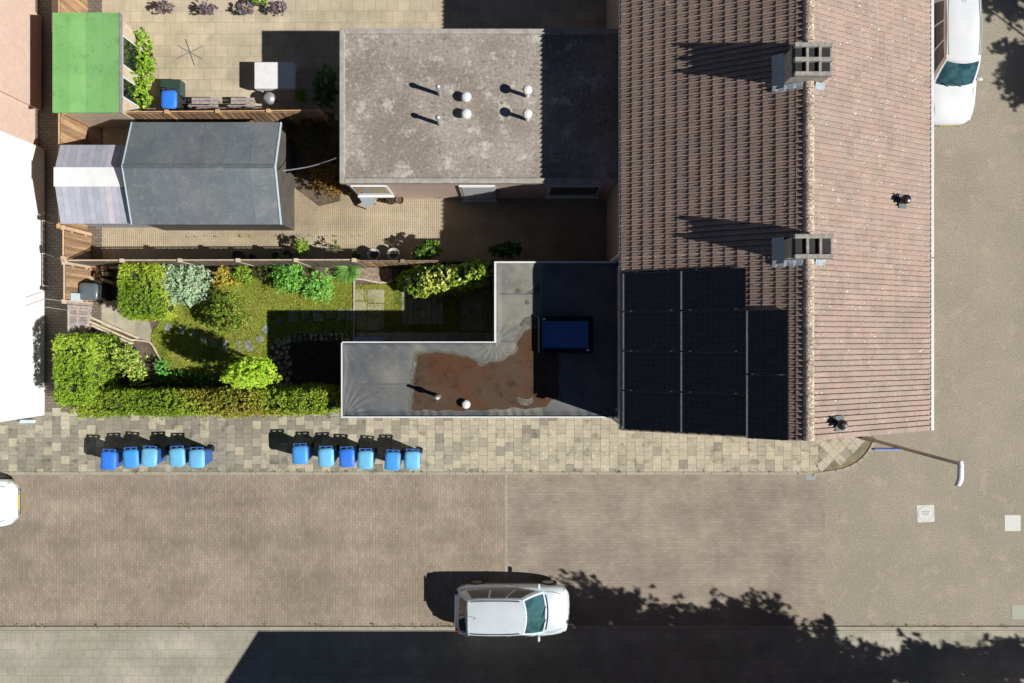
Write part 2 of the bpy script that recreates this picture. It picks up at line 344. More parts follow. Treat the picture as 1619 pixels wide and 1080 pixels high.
def blob_pts(c, rx, ry, rz, n, rough=.12, sc=6, seed=3, lo=.6, up=.2, tilt=.5):
    d = unit(RNG.normal(size=(n, 3))); d[:, 2] = np.abs(d[:, 2]) * np.where(RNG.uniform(size=n) < .85, 1, -.5)
    m = max(1, n // 11); own = RNG.integers(0, m, n); D = d[:m]
    r = (lo + (1 - lo) * RNG.uniform(size=m) ** .6) * (1 + rough * nz(D, sc, seed)) * RNG.uniform(.9, 1.1, m)
    ax_ = unit(D + RNG.normal(size=(m, 3)) * .4 + np.array([0, 0, .3])); R_ = np.array([rx, ry, rz])
    al = RNG.uniform(-.32, .06, n) * min(rx, ry, .45)
    X = np.array(c) + D[own] * r[own][:, None] * R_ + ax_[own] * al[:, None] + RNG.normal(size=(n, 3)) * .05 * min(rx, ry, .6)
    d = D[own] * .6 + d * .4
    return X, unit(d * tilt + RNG.normal(size=(n, 3)) * .45 + np.array([0, 0, up + .2]))
def stems(name, base, tips, r=.02, parent=None, mt=None):
    mb = MB()
    for tpt in tips:
        b = Vector(base) + Vector((random.uniform(-.04, .04), random.uniform(-.04, .04), 0)); t_ = Vector(tpt)
        mid = b.lerp(t_, .5) + Vector((random.uniform(-.06, .06), random.uniform(-.06, .06), .08))
        mb.tube([b, mid, t_], [r, r * .7, r * .3], 5)
    return mb.build(name, mt or MATS['branch_bark'], parent)
mat('branch_bark', (.10, .075, .05), (.16, .12, .085), s1=9, grain=.3)
def shrub(name, label, lobes, size, pal, n, aspect=.5, group=None, cat='shrub', mt=None, patch=0, **k):
    """lobes: (px, py, rx_px, ry_px, centre z, half height)"""
    px, py = lobes[0][0], lobes[0][1]; x, y = W(px, py, lobes[0][4])
    t = thing(name, label, cat, (x, y, .02), group)
    Ps, Ns = [], []; tot = sum(l[2] * l[3] for l in lobes); tips = []
    kw = {q: k.pop(q) for q in ('rough', 'sc', 'lo', 'up', 'tilt') if q in k}
    for i, l in enumerate(lobes):
        cx, cy = W(l[0], l[1], l[4]); sc = (H - l[4]) / F
        P, N_ = blob_pts((cx, cy, l[4]), l[2] * sc * 1.12, l[3] * sc * 1.12, l[5] * 1.05, int(1.35 * n * l[2] * l[3] / tot), seed=i + int(px), **kw)
        P[:, 2] = np.maximum(P[:, 2], .05); Ps.append(P); Ns.append(N_)
        for q in range(6):
            a = random.uniform(0, 6.28); tips.append((cx + math.cos(a) * l[2] * sc * .5, cy + math.sin(a) * l[3] * sc * .5, l[4] + l[5] * .3))
    leafmesh('foliage', np.concatenate(Ps), np.concatenate(Ns), size, pal, t, mt, aspect, patch=patch, **k)
    stems('stem', (x, y, .02), tips, .015, t)
    return t
def hedge(name, label, px0, px1, py0, py1, z1, n, size, pal, zb=.05, mt=None, power=5, rough=.06, patch=0, core=(.07, .10, .02), cat='hedge', aspect=.5, warp=None, **k):
    x0, yb = W(px0, py1, z1); x1, ya = W(px1, py0, z1)
    t = thing(name, label, cat, ((x0 + x1) / 2, (yb + ya) / 2, 0))
    P, N_ = box_pts(x0, x1, yb, ya, zb, z1, int(n * 1.3), rough=rough, power=power, seed=int(px0) + 1)
    if warp: P = warp(P)
    leafmesh('foliage', P, N_, size, pal, t, mt, aspect, patch=patch, **k)
    mb = MB(); a, b = min(.14, (x1 - x0) * .2), min(.14, (ya - yb) * .2)
    nx = max(2, int((x1 - x0) / .15)); ny = max(2, int((ya - yb) / .15)); idx = {}
    for zz in (0, 1):
        for i in range(nx + 1):
            for j in range(ny + 1):
                p = [x0 + a + (x1 - x0 - 2 * a) * i / nx, yb + b + (ya - yb - 2 * b) * j / ny, 0.0]
                e = min(i, nx - i, j, ny - j)
                p[2] = zb if zz == 0 else z1 - .22 - (.3 if e == 0 else 0) + random.uniform(-.04, .02)
                if warp: q = warp(np.array([p])); p = list(q[0])
                idx[zz, i, j] = len(mb.v); mb.v.append(tuple(p))
    for i in range(nx):
        for j in range(ny): mb.face([idx[1, i, j], idx[1, i + 1, j], idx[1, i + 1, j + 1], idx[1, i, j + 1]])
    for i in range(nx):
        mb.face([idx[0, i, 0], idx[0, i + 1, 0], idx[1, i + 1, 0], idx[1, i, 0]]); mb.face([idx[0, i + 1, ny], idx[0, i, ny], idx[1, i, ny], idx[1, i + 1, ny]])
    for j in range(ny):
        mb.face([idx[0, 0, j + 1], idx[0, 0, j], idx[1, 0, j], idx[1, 0, j + 1]]); mb.face([idx[0, nx, j], idx[0, nx, j + 1], idx[1, nx, j + 1], idx[1, nx, j]])
    mb.build('inner_growth', mat('hedge_interior', core, (.05, .06, .02), s1=12, grain=.5, bump=1, bs=30, bdist=.05), t)
    return t

# ------------------------------------------------------------------ ground, roads, pavements
def rect(x0, x1, y0, y1, z): return [(x0, y0, z), (x1, y0, z), (x1, y1, z), (x0, y1, z)]
struct(MB().poly(rect(-200, 200, -200, 200, -.06)), 'ground', mat('far_ground', (.22, .20, .15), (.16, .17, .10), s1=.3, grain=.2))
M_clink = brickmat('clinker_paving', (.365, .285, .225), (.285, .235, .185), (.24, .20, .15), .20, .10, math.radians(90), .25, .010, (.90, .93, .90), (.27, .255, .17), .2)
M_clink2 = brickmat('grey_clinker_paving', (.345, .293, .232), (.29, .25, .20), (.255, .22, .175), .20, .10, 0, .2, .008, (.88, .88, .88), (.22, .20, .16), .2)
M_agg = mat('exposed_aggregate', (.305, .272, .208), (.27, .24, .185), (.345, .305, .225), s1=.45, grain=.30, s2=24, bump=.35, bs=30,
            speck=[(30, .64, .70, (.56, .52, .43)), (27, .61, .67, (.13, .105, .075))], tint=True)
yN, yS = -4.62, -10.0
struct(MB().poly(rect(-60, -.2, yS, yN, 0)), 'road', M_clink)
struct(MB().poly(rect(-.2, 11.0, yS, yN, 0)), 'road', M_clink2)
struct(MB().poly([(11.0, yS, 0), (60, yS, 0), (60, 60, 0), (11.0, 60, 0)]), 'square', M_agg)
mb = MB(); y = yN
while y > yS: mb.box(-.24, -.18, y - .19, y, -.03, .006, t=(random.uniform(.75, .85),) * 3); y -= .2
tag(mb.build('road_seam', M_conc), kind='structure')
# north pavement with a rounded corner at its east end
PZ = .08
arc = [(11.15 + 1.55 * math.cos(a), -3.05 + 1.45 * math.sin(a)) for a in np.linspace(-1.45, -.25, 8)]
pave = [(-60, yN + .02), (10.6, yN + .02)] + arc + [(12.9, -2.46), (-60, -2.46)]
struct(MB().prism(pave, -.05, PZ - .012), 'pavement', M_joint)
struct(MB().box(-16.9, -14.4, -2.46, 12.2, -.05, .06), 'alley', brickmat('alley_paving', (.20, .165, .13), (.15, .13, .10), (.08, .07, .05), .2, .1))
mb = MB(); x = -60 + .003
while x < 10.4:
    if abs(x) < 22: mb.box(x, x + .99, yN - .06, yN + .06, -.1, PZ + .0, t=(random.uniform(.85, 1.1),) * 3)
    x += 1.0
prev = None
kb = mb
ka = [(10.55, yN)] + arc
for a, b in zip(ka[:-1], ka[1:]):
    d = Vector((b[0] - a[0], b[1] - a[1])); n = Vector((d.y, -d.x)).normalized() * .1
    kb.prism([(a[0], a[1]), (b[0] - d.x * .02, b[1] - d.y * .02), (b[0] - d.x * .02 + n.x, b[1] - d.y * .02 + n.y), (a[0] + n.x, a[1] + n.y)], -.1, PZ + .02)
tag(kb.build('kerb', M_kerb, bevel=.01), kind='structure')
# paving tiles: columns 0.305 m wide, every second column shifted by half a tile
PV = thing('pavement_tiles', None, None, (0, 0, 0)); del_keys = [k for k in ('label', 'category') if k in PV.keys()]
PV['kind'] = 'structure'
def tilecol(x):
    dark = 1 / (1 + math.exp((x + 6.0) / 1.2))          # mossier, darker tiles towards the west
    if random.random() < (.10 + .62 * dark): v = random.uniform(.56, .78); c = (v, v * 1.0, v * 1.02)
    elif random.random() < .5: v = random.uniform(.86, 1.05); c = (v, v, v * .97)
    else: v = random.uniform(1.0, 1.12); c = (v * 1.01, v, v * .95)
    return c
variants = {}
def slabmesh(key, c, w_=.297, h_=.297, d_=.05):
    if key not in variants: variants[key] = MB().box(-w_ / 2, w_ / 2, -h_ / 2, h_ / 2, -d_, 0, t=c).mesh('paving_tile', M_slab)
    return variants[key]
cand = []; PART = []; x = -18.4; ci = 0
while x < 10.75:
    off = .1525 if ci % 2 else 0; y = -2.62 - off + .15
    while y > yN + .2:
        cand.append((x, y)); y -= .305
    if y + .15 - (yN + .065) > .04: PART.append((x, yN + .065, y + .15))
    x += .305; ci += 1
cand = [c for c in cand if not (c[0] < 17 and c[1] > -2.5 and -5.2 < c[0] < 3.3 and c[1] > -2.36)]
cand.sort(key=lambda c: (c[1] < -3.52, abs(c[0] + 2)))
rest = MB()
for i, (x, y) in enumerate(cand):
    dz = random.uniform(-.004, .004); c = tilecol(x)
    if i < 300:
        key = ('s', round(c[0], 1), round(c[2] / c[0], 1)); M = Matrix.Translation((x, y, PZ + dz)) @ Matrix.Rotation(random.uniform(-.008, .008), 4, 'Z')
        inst('paving_tile', slabmesh(key, c), M, PV)
    else: rest.box(x - .1485, x + .1485, y - .1485, y + .1485, PZ - .04, PZ + dz, t=c)
for (x, ya, yb) in PART: rest.box(x - .1485, x + .1485, ya, yb, PZ - .04, PZ, t=tilecol(x))
tag(rest.build('paving_tiles', M_slab, PV), kind='stuff')
rest2 = MB()
for i in range(-6, 9):
    for j in range(-6, 9):
        u = (i + .5) * .305; v = (j + .5) * .305; x = 11.5 + (u - v) * .7071; y = -3.5 + (u + v) * .7071
        dd = math.hypot(x - 11.15, y + 3.05)
        if x > 10.85 and x < 12.45 and y > yN + .16 and y < -2.5 and (x < 11.15 or dd < 1.28):
            inst('paving_tile', slabmesh(('d', random.randint(0, 6)), tilecol(6)), Matrix.Translation((x, y, PZ)) @ Matrix.Rotation(math.pi / 4, 4, 'Z'), PV)
# south side: kerb, verge, pavement
tag(MB().box(-30, 30, yS - .14, yS, -.1, .055).build('kerb', M_kerb, bevel=.01), kind='structure')
M_slabfar = brickmat('far_paving', (.42, .39, .32), (.38, .355, .29), (.30, .28, .22), .3, .3, 0, .3, .01, (.85, .88, .82), (.25, .25, .16), .2)
struct(MB().box(-60, 60, -20, yS - .14, -.05, .07), 'pavement', M_slabfar)

# ------------------------------------------------------------------ gardens: ground sheets
def px_poly(pts, z=0): return [(*W(p[0], p[1], z), z) for p in pts]
struct(MB().poly(rect(-14.7, 3.3, -2.5, 2.62, .0)), 'garden_soil', M_soil)
lawn_px = [(252, 512), (250, 470), (330, 447), (420, 437), (560, 437), (560, 536), (520, 530), (470, 527), (440, 535), (428, 548), (424, 600), (420, 612), (350, 600), (262, 596), (257, 572), (244, 545), (238, 530)]
lawn = [W(*p) for p in lawn_px]
struct(MB().poly([(x, y, .03) for x, y in lawn]), 'lawn', M_lawn)
lawn2 = [W(*p) for p in [(563, 452), (590, 450), (622, 448), (785, 448), (785, 524), (563, 524)]]
struct(MB().poly([(x, y, .03) for x, y in lawn2]), 'lawn', M_lawn)
def grass(name, polys, dens, hgt=.045):
    P = []
    for poly in polys:
        a = np.array(poly); n = int(dens * (a[:, 0].max() - a[:, 0].min()) * (a[:, 1].max() - a[:, 1].min()))
        x = RNG.uniform(a[:, 0].min(), a[:, 0].max(), n); y = RNG.uniform(a[:, 1].min(), a[:, 1].max(), n); k = inpoly(x, y, poly)
        P.append(np.stack([x[k], y[k], np.full(k.sum(), .028)], 1))
    P = np.concatenate(P); n = len(P); q = nz(P, 1.3, 11); q2 = nz(P, 6, 12)
    a = RNG.uniform(0, 6.28, n); wd = RNG.uniform(.008, .014, n); h = hgt * RNG.uniform(.5, 1.3, n) * (1 + .2 * q2); ln = RNG.normal(size=(n, 2)) * .035
    V = np.stack([P + np.stack([np.cos(a) * wd, np.sin(a) * wd, 0 * a], 1), P - np.stack([np.cos(a) * wd, np.sin(a) * wd, 0 * a], 1),
                  P + np.stack([ln[:, 0], ln[:, 1], h], 1)], 1).reshape(-1, 3)
    me = bpy.data.meshes.new(name); me.vertices.add(3 * n); me.vertices.foreach_set('co', V.astype(np.float32).ravel())
    me.loops.add(3 * n); me.loops.foreach_set('vertex_index', np.arange(3 * n, dtype=np.int32))
    me.polygons.add(n); me.polygons.foreach_set('loop_start', np.arange(0, 3 * n, 3, dtype=np.int32)); me.polygons.foreach_set('loop_total', np.full(n, 3, np.int32)); me.update(calc_edges=True)
    pal = np.array([(.36, .46, .06), (.46, .52, .08), (.60, .58, .15), (.27, .40, .045)])
    ci = np.clip(((q * .4 + q2 * .3 + .5) * 3 + RNG.normal(size=n) * .8).astype(int), 0, 3); c = pal[ci] * RNG.uniform(.7, 1.3, n)[:, None]
    at = me.attributes.new('tint', 'FLOAT_COLOR', 'FACE'); at.data.foreach_set('color', np.concatenate([c, np.ones((n, 1))], 1).astype(np.float32).ravel())
    me.materials.append(LEAF); o = bpy.data.objects.new(name, me); COL.objects.link(o); return o
tag(grass('grass', [lawn, lawn2], 5200), kind='stuff')
# mulch bed with a border of field stones
bed = [W(*p) for p in [(462, 537), (540, 537), (540, 613), (462, 613)]]
struct(MB().poly([(x, y, .04) for x, y in bed]), 'flower_bed', M_mulch)
P, N_ = [], []
n = 9000; P = np.stack([RNG.uniform(bed[0][0], bed[1][0], n), RNG.uniform(bed[2][1], bed[0][1], n), RNG.uniform(.04, .08, n)], 1)
tag(leafmesh('bark_chips', P, unit(RNG.normal(size=(n, 3)) * .4 + np.array([0, 0, 1])), .045, [(.09, .055, .045), (.16, .10, .08), (.05, .035, .03), (.22, .17, .15)], None, LEAF, .5), kind='stuff')
SB = thing('stone_border', 'curving border of flat grey field stones around the dark mulch bed', 'border', (*W(446, 580), 0))
sid = 0
def stone(px, py, r, z=.04):
    x, y = W(px, py); a0 = random.uniform(0, 6.28); k = random.randint(5, 7)
    pts = [(x + r * random.uniform(.8, 1.12) * math.cos(a0 + i * 6.283 / k), y + r * random.uniform(.8, 1.12) * math.sin(a0 + i * 6.283 / k)) for i in range(k)]
    v = random.uniform(.6, 1.25)
    MB().prism(pts, .0, z + random.uniform(.03, .06), t=(v, v * .98, v * .93), inset=.18).build('stone', M_stone, SB)
yy = 541
while yy < 612:
    xx = 432 + (6 if (yy // 8) % 2 else 0) - (4 if yy > 560 else 0)
    while xx < 461: stone(xx + random.uniform(-1.5, 1.5), yy + random.uniform(-1.5, 1.5), .105 * random.uniform(.8, 1.1)); xx += 8.6
    yy += 8.2
for px in np.arange(442, 558, 8.3):
    base = 531 if px > 480 else 531 + (480 - px) * .22
    for dy in (0, 7): stone(px + random.uniform(-1, 1), base + dy - 2 + random.uniform(-1, 1), .1 * random.uniform(.75, 1.1))

# stepping stones sunk in the lawn, each group four small pavers
GP = thing('stepping_stone_path', None, None, (*W(400, 540), 0)); GP['kind'] = 'structure'
pm = {}
def paver(x, y, sx, sy, rot, z=.062, parent=None, t=None, mt=None, name='paver', d=.05):
    v = random.choice([.75, .9, 1.0, 1.12]); t = t or (v, v * 1.02, v * 1.05); key = (round(sx, 2), round(sy, 2), t, mt.name if mt else '')
    if key not in pm: pm[key] = MB().box(-sx / 2, sx / 2, -sy / 2, sy / 2, -d, 0, t=t).mesh(name, mt or MATS['grey_paver'])
    return inst(name, pm[key], Matrix.Translation((x, y, z + random.uniform(-.004, .004))) @ Matrix.Rotation(rot, 4, 'Z'), parent)
mat('grey_paver', (.28, .285, .26), (.20, .21, .19), s1=5, grain=.18, s2=70, tint=True, bump=.2)
for px, py, a, nx, ny in [(267, 518, -.3, 2, 2), (288, 522.5, -.3, 2, 2), (308, 527, -.4, 2, 2), (323, 535, -.5, 2, 2), (338, 543, -.35, 2, 2), (356, 547, -.1, 2, 3), (379, 548, .1, 1, 3), (394, 547, .35, 2, 3), (411, 536, .6, 2, 2),
                          (421, 521, .8, 2, 2), (441, 507, .5, 2, 2), (464, 500, .05, 3, 3), (484, 497, 0, 2, 2), (504, 499, 0, 3, 3), (523, 497, 0, 2, 2), (540, 498, 0, 2, 3), (553, 498, 0, 2, 3)]:
    cx, cy = W(px, py)
    for i in range(nx):
        for j in range(ny):
            u, v = (i - (nx - 1) / 2) * .125, (j - (ny - 1) / 2) * .135
            paver(cx + u * math.cos(a) - v * math.sin(a), cy + u * math.sin(a) + v * math.cos(a), .115, .125, a + random.uniform(-.05, .05), parent=GP)
# paved strips of the garden
GS = thing('garden_paving', None, None, (*W(585, 500), 0)); GS['kind'] = 'structure'
def slabpx(x0, x1, y0, y1, t=(1, 1, 1), z=.05, mt=None, gap=.008, par=None, name='slab'):
    a = W(x0, y1); b = W(x1, y0)
    return MB().box(a[0] + gap, b[0] - gap, a[1] + gap, b[1] - gap, -.02, z + random.uniform(-.004, .004), t=t).build(name, mt or M_slab, par or GS)
for (x0, x1, y0, y1, v) in [(562, 576, 458, 475, 1.05), (577, 580, 458, 475, 1.1), (562, 580, 477, 496, .98), (581, 608, 458, 479, 1.08), (581, 608, 480, 500, 1.02), (562, 580, 497, 520, .95), (581, 608, 501, 523, 1.0)]:
    slabpx(x0, x1, y0, y1, (v, v, v * .97))
for i in range(12):
    x0 = 563 + i * 18.3; v = random.uniform(.8, .95); slabpx(x0, x0 + 18.3, 525, 539, (v, v, v))
for i in range(7):
    for j in range(5):
        v = random.uniform(.62, .8); slabpx(635 + i * 9.5, 635 + (i + 1) * 9.5, 460 + j * 10.5, 460 + (j + 1) * 10.5, (v, v, v * .95), .07)
for i in range(3):
    for j in range(4):
        v = random.uniform(.6, .85); slabpx(728 + i * 18, 728 + (i + 1) * 18, 459 + j * 16, 459 + (j + 1) * 16, (v, v, v), .055)
x, y = W(738, 491); tag(MB().lathe((x, y, .05), [(.13, 0), (.13, .02), (.1, .028)], 16).build('drain_cover', M_frame), 'small round grey drain cover on the shaded slabs beside the extension', 'drain cover')
# dry soil bed top centre, timber edging
struct(MB().poly(px_poly([(563, 423), (620, 423), (620, 447), (600, 446), (563, 441)], .035)), 'flower_bed', M_drysoil)
def edging(name, label, pts, wd=.05, z=.11, mt=None, **k):
    P = [Vector((*W(*p), 0)) for p in pts]; mb = MB()
    for a, b in zip(P[:-1], P[1:]):
        d = (b - a).normalized(); n = Vector((-d.y, d.x, 0)) * wd / 2; g = d * .006
        mb.prism([tuple((a + n + g).xy), tuple((b + n - g).xy), tuple((b - n - g).xy), tuple((a - n + g).xy)], 0, z)
    o = mb.build(name, mt or M_conc); return tag(o, label, 'edging')
edging('lawn_edging', 'straight pale concrete edging between the lawn and the slab path', [(560.5, 436), (560.5, 470), (560.5, 505), (560.5, 536)], .05, .09)
edging('lawn_edging', 'wavy pale log edging along the bare soil bed', [(563, 441), (575, 442), (588, 445), (600, 447), (612, 447), (622, 444)], .06, .10, M_woodpale)
edging('lawn_edging', 'bent pale edging from the concrete path down to the shaded lawn', [(213, 537), (226, 539), (238, 541), (243, 547), (250, 560), (257, 573)], .05, .08, M_woodpale)
# concrete path by the bin
GC = thing('concrete_path', None, None, (*W(170, 500), 0)); GC['kind'] = 'structure'
def quadslab(pts, v, z=.045):
    P = [W(*p) for p in pts]; cx = sum(p[0] for p in P) / len(P); cy = sum(p[1] for p in P) / len(P)
    P = [(cx + (p[0] - cx) * .985, cy + (p[1] - cy) * .985) for p in P]
    MB().prism(P, -.02, z, t=(v, v, v * .96)).build('slab', M_conc, GC)
quadslab([(134, 478), (145, 478), (146, 505), (136, 505)], 1.2); quadslab([(145, 478), (163, 480), (163, 506), (146, 505)], .95)
quadslab([(163, 474), (182, 474), (184, 516), (163, 506)], .9); quadslab([(182, 474), (200, 480), (200, 524), (184, 516)], .92); quadslab([(200, 500), (215, 505), (216, 533), (200, 524)], .85)
quadslab([(215, 503), (236, 508), (240, 522), (238, 541), (216, 534)], .72); quadslab([(100, 478), (134, 478), (136, 505), (104, 505)], .8); quadslab([(146, 505), (163, 506), (184, 516), (190, 524), (150, 510)], .95)
for i, (a, b) in enumerate([((138, 507), (207, 538)), ((142, 514), (205, 543)), ((136, 500), (214, 534))]):
    P1, P2 = W(*a, .3), W(*b, .3); d = Vector((P2[0] - P1[0], P2[1] - P1[1])).normalized(); n = Vector((-d.y, d.x)) * .035
    tag(MB().prism([(P1[0] + n.x, P1[1] + n.y), (P2[0] + n.x, P2[1] + n.y), (P2[0] - n.x, P2[1] - n.y), (P1[0] - n.x, P1[1] - n.y)], .0, .30 - .07 * i, t=(1.1, 1.1, 1.05)).build('sleeper', M_woodpale, bevel=.006),
        ['long pale timber sleeper on edge, the middle of three beside the path', 'long pale timber sleeper on edge nearest the box hedge', 'long pale timber sleeper on edge nearest the concrete path'][i], 'sleeper')
edging('bed_edging', 'thin grey edging at the foot of the long hedge by the mulch bed', [(440, 615), (485, 614.5)], .04, .1)

# ------------------------------------------------------------------ fences
def fence(label, a, b, h=1.8, step=1.83, n_side=1, pale=1.0, base=.02, boardmat=None, bw=.1, topcol=(1.0, .9, .85), plen=None):
    A, B = Vector((*a, 0)), Vector((*b, 0)); L_ = (B - A).length; d = (B - A) / L_; n = Vector((-d.y, d.x, 0)) * n_side
    t = thing('fence', label, 'fence', tuple(A.lerp(B, .5))); R = Matrix.Rotation(math.atan2(d.y, d.x), 4, 'Z')
    boards = [MB().box(0, bw * .94, -.009, .009, base, h - .05, t=(v, v * .97, v * .93)).mesh('board', boardmat or M_wood) for v in (.75, .9, 1.05, 1.2, 1.4)]
    post = MB().box(-.05, .05, -.05, .05, 0, h + .02, t=topcol).box(-.07, .07, -.06, .06, h + .02, h + .06, t=topcol).mesh('post', M_woodpale)
    rail = None; k = int(L_ / bw); 
    for i in range(k):
        if (i * bw) < .05 or (i + 1) * bw > L_: continue
        p = A + d * (i * bw) + n * (.02 + .008 * (i % 2)); inst('board', random.choice(boards), Matrix.Translation(p) @ R, t)
    np_ = max(1, round(L_ / step))
    for i in range(np_ + 1):
        p = A.lerp(B, i / np_); inst('post', post, Matrix.Translation(p) @ R, t)
        if i < np_:
            q = A.lerp(B, (i + 1) / np_); mid = p.lerp(q, .5); hl = (q - p).length / 2 - .055
            for nm, z0, z1, o0, o1 in (('top_rail', h - .045, h, -.035, .0), ('rail', .3, .36, -.06, .0), ('rail', h - .6, h - .54, -.06, .0)):
                inst(nm, MB().box(-hl, hl, min(o0 * n_side, o1 * n_side), max(o0 * n_side, o1 * n_side), z0, z1, t=topcol).mesh(nm, M_woodpale), Matrix.Translation(mid) @ R, t)
    return t
yF = 2.66
fence('weathered close board fence with pale posts along the north side of the planted garden', (-14.75, yF), W(560, 411.5, 1.8), n_side=-1, topcol=(1.05, .98, .95), boardmat=mat('dark_weathered_wood', (.15, .12, .095), (.10, .08, .065), s1=6, grain=.25, tint=True))
fence('low dark board fence behind the bare soil bed and the laurel', (W(563, 413, 1.8)[0], yF), (-.62, yF), h=1.62, step=1.8, n_side=-1, topcol=(.42, .40, .38))
fence('sunlit brown board fence behind the dark wheelie bin', (-14.75, yF - .06), (-14.75, 1.32), n_side=1, step=1.3)
fence('brown board fence between the two patios above the grey shed', (-14.75, 7.55), (-6.35, 7.62), h=1.75, n_side=-1, topcol=(1.0, .72, .5))
fence('long brown board fence between the alley and the shed gardens', (-14.92, 13.6), (-14.92, 3.8), h=1.8, n_side=1, topcol=(1.0, .72, .5))
fence('short pale board fence at the alley beside the sandy path', (-14.78, 3.75), (-14.78, 2.74), h=1.8, n_side=1, step=1.0, pale=1.3, topcol=(1.1, .85, .7))
# garden gate of grey slats
G = thing('garden_gate', 'weathered grey slatted garden gate beside the dark bin', 'gate', (-14.72, .9, 0))
mg = mat('grey_weathered_wood', (.40, .35, .32), (.28, .24, .22), s1=7, grain=.3, tint=True)
y = 1.22
while y > .28:
    v = random.uniform(.75, 1.3); MB().box(-14.75, -14.73, y - .088, y, .08, 1.62 + random.uniform(-.01, .01), t=(v, v, v)).build('slat', mg, G); y -= .1
for z in (.3, 1.0, 1.58): MB().box(-14.728, -14.68, .30, 1.22, z, z + .07, t=(1.2, 1.2, 1.2)).build('crossbar', mg, G)
MB().box(-14.78, -14.69, 1.24, 1.31, 0, 1.75).build('gate_post', mg, G); MB().box(-14.78, -14.69, .18, .26, 0, 1.75).build('gate_post', mg, G)
tag(MB().box(-14.70, -14.60, 1.36, 1.62, .9, 1.5).build('trellis_panel', mat('pale_blue_board', (.50, .60, .62), grain=.1)), 'pale blue board leaning on the fence beside the dark bin', 'board')

# ------------------------------------------------------------------ neighbouring gardens: ground
M_patio = brickmat('cream_patio', (.56, .48, .35), (.49, .42, .31), (.40, .35, .25), .4, .4, 0, .3, .012, (.86, .84, .80), (.30, .27, .20), .2)
M_sand = brickmat('sandy_clinker_path', (.50, .42, .30), (.45, .375, .27), (.35, .285, .20), .2, .07, math.radians(90), .5, .012, (.84, .80, .74), (.30, .27, .17), .2)
struct(MB().poly(rect(-14.7, 3.3, 7.62, 14, .02)), 'patio', M_patio)
struct(MB().poly(rect(-14.7, 3.3, 2.7, 7.6, .015)), 'garden_path', M_sand)
struct(MB().poly(px_poly([(452, 190), (538, 190), (538, 318), (505, 326), (470, 300), (452, 285)], .03)), 'flower_bed', M_soil)

# ------------------------------------------------------------------ the house: tiled roof, walls, extension
XE, XR, XE2, ZE, T = 3.19, 7.62, 11.9, 5.26, .573
ZR = ZE + (XR - XE) * T; ZE2 = ZR - (XE2 - XR) * T; PIT = math.atan(T); cp, sp = math.cos(PIT), math.sin(PIT)
def roofz(x): return ZE + (x - XE) * T if x < XR else ZR - (x - XR) * T
def slopeM(x, y, lift, left):
    z = roofz(x)
    if left: d, n = Vector((-cp, 0, -sp)), Vector((-sp, 0, cp))
    else: d, n = Vector((cp, 0, -sp)), Vector((sp, 0, cp))
    yv = n.cross(d); o = Vector((x, y, z)) + n * lift
    return Matrix(((d.x, yv.x, n.x, o.x), (d.y, yv.y, n.y, o.y), (d.z, yv.z, n.z, o.z), (0, 0, 0, 1)))
def rooftile(t):
    mb = MB(); L_ = .40; pr = []
    for wv in range(2):
        for u, h in ((0, -.026), (.022, -.026), (.029, .002), (.070, .005), (.098, .014), (.118, .031), (.134, .038), (.147, .034)): pr.append((wv * .15 + u, h))
    pr.append((.30, -.026))
    pr = [(u - .15, h) for u, h in pr]; n = len(pr)
    for X, zz in ((-L_ / 2, -.006), (L_ / 2, .018)):
        mb.v += [(X, u, (h * (.65 if X < 0 else 1.3) if h > 0 else h) + zz) for u, h in pr]
    mb.v += [(L_ / 2, u, max(h, 0) * 1.3 - .014) for u, h in pr]
    for i in range(n - 1):
        mb.face([i, n + i, n + i + 1, i + 1][::1], 0, t); mb.face([n + i, 2 * n + i, 2 * n + i + 1, n + i + 1], 0, t)
    return mb.mesh('roof_tile', M_tile)
TV = [rooftile((v * a, v, v * b)) for v, a, b in ((.92, 1.0, 1.0), (.96, 1.03, .99), (1.0, 1.0, 1.0), (1.03, .98, 1.0), (1.07, 1.01, .99), (.98, .97, .98), (1.01, 1.03, 1.01))]
for m_ in TV:
    m_.polygons.foreach_set('use_smooth', [True] * len(m_.polygons)); m_.set_sharp_from_angle(angle=math.radians(50))
def tiles(parent, y0, y1, near):
    c = []; k = round((y1 - y0) / .30); gauge = .333
    for left in (True, False):
        Ls = ((XR - XE) if left else (XE2 - XR)) / cp; rows = int(Ls / gauge) + 1
        for r in range(rows):
            s = Ls - .17 - r * gauge          # distance down the slope from the ridge
            if s < .08: s = .10
            x = XR - s * cp if left else XR + s * cp
            for i in range(k): c.append((x, y0 + (i + .5) * (y1 - y0) / k, left))
    c.sort(key=near); join = MB(); A_, Fq = [], []
    for i, (x, y, left) in enumerate(c):
        M = slopeM(x, y, .045 + random.uniform(-.003, .003), left) @ Matrix.Rotation(random.uniform(-.006, .006), 4, 'Z')
        me = random.choice(TV)
        if i < 300: inst('roof_tile', me, M, parent)
        else:
            n = len(join.v); join.v += [tuple(M @ v.co) for v in me.vertices]; tt = tuple(me.attributes['tint'].data[0].color)[:3]
            for p in me.polygons: join.face([n + q for q in p.vertices], 0, tt)
    o = join.build('roof_tiles', M_tile, parent, smooth=True); o.data.set_sharp_from_angle(angle=math.radians(50)); tag(o, kind='stuff')
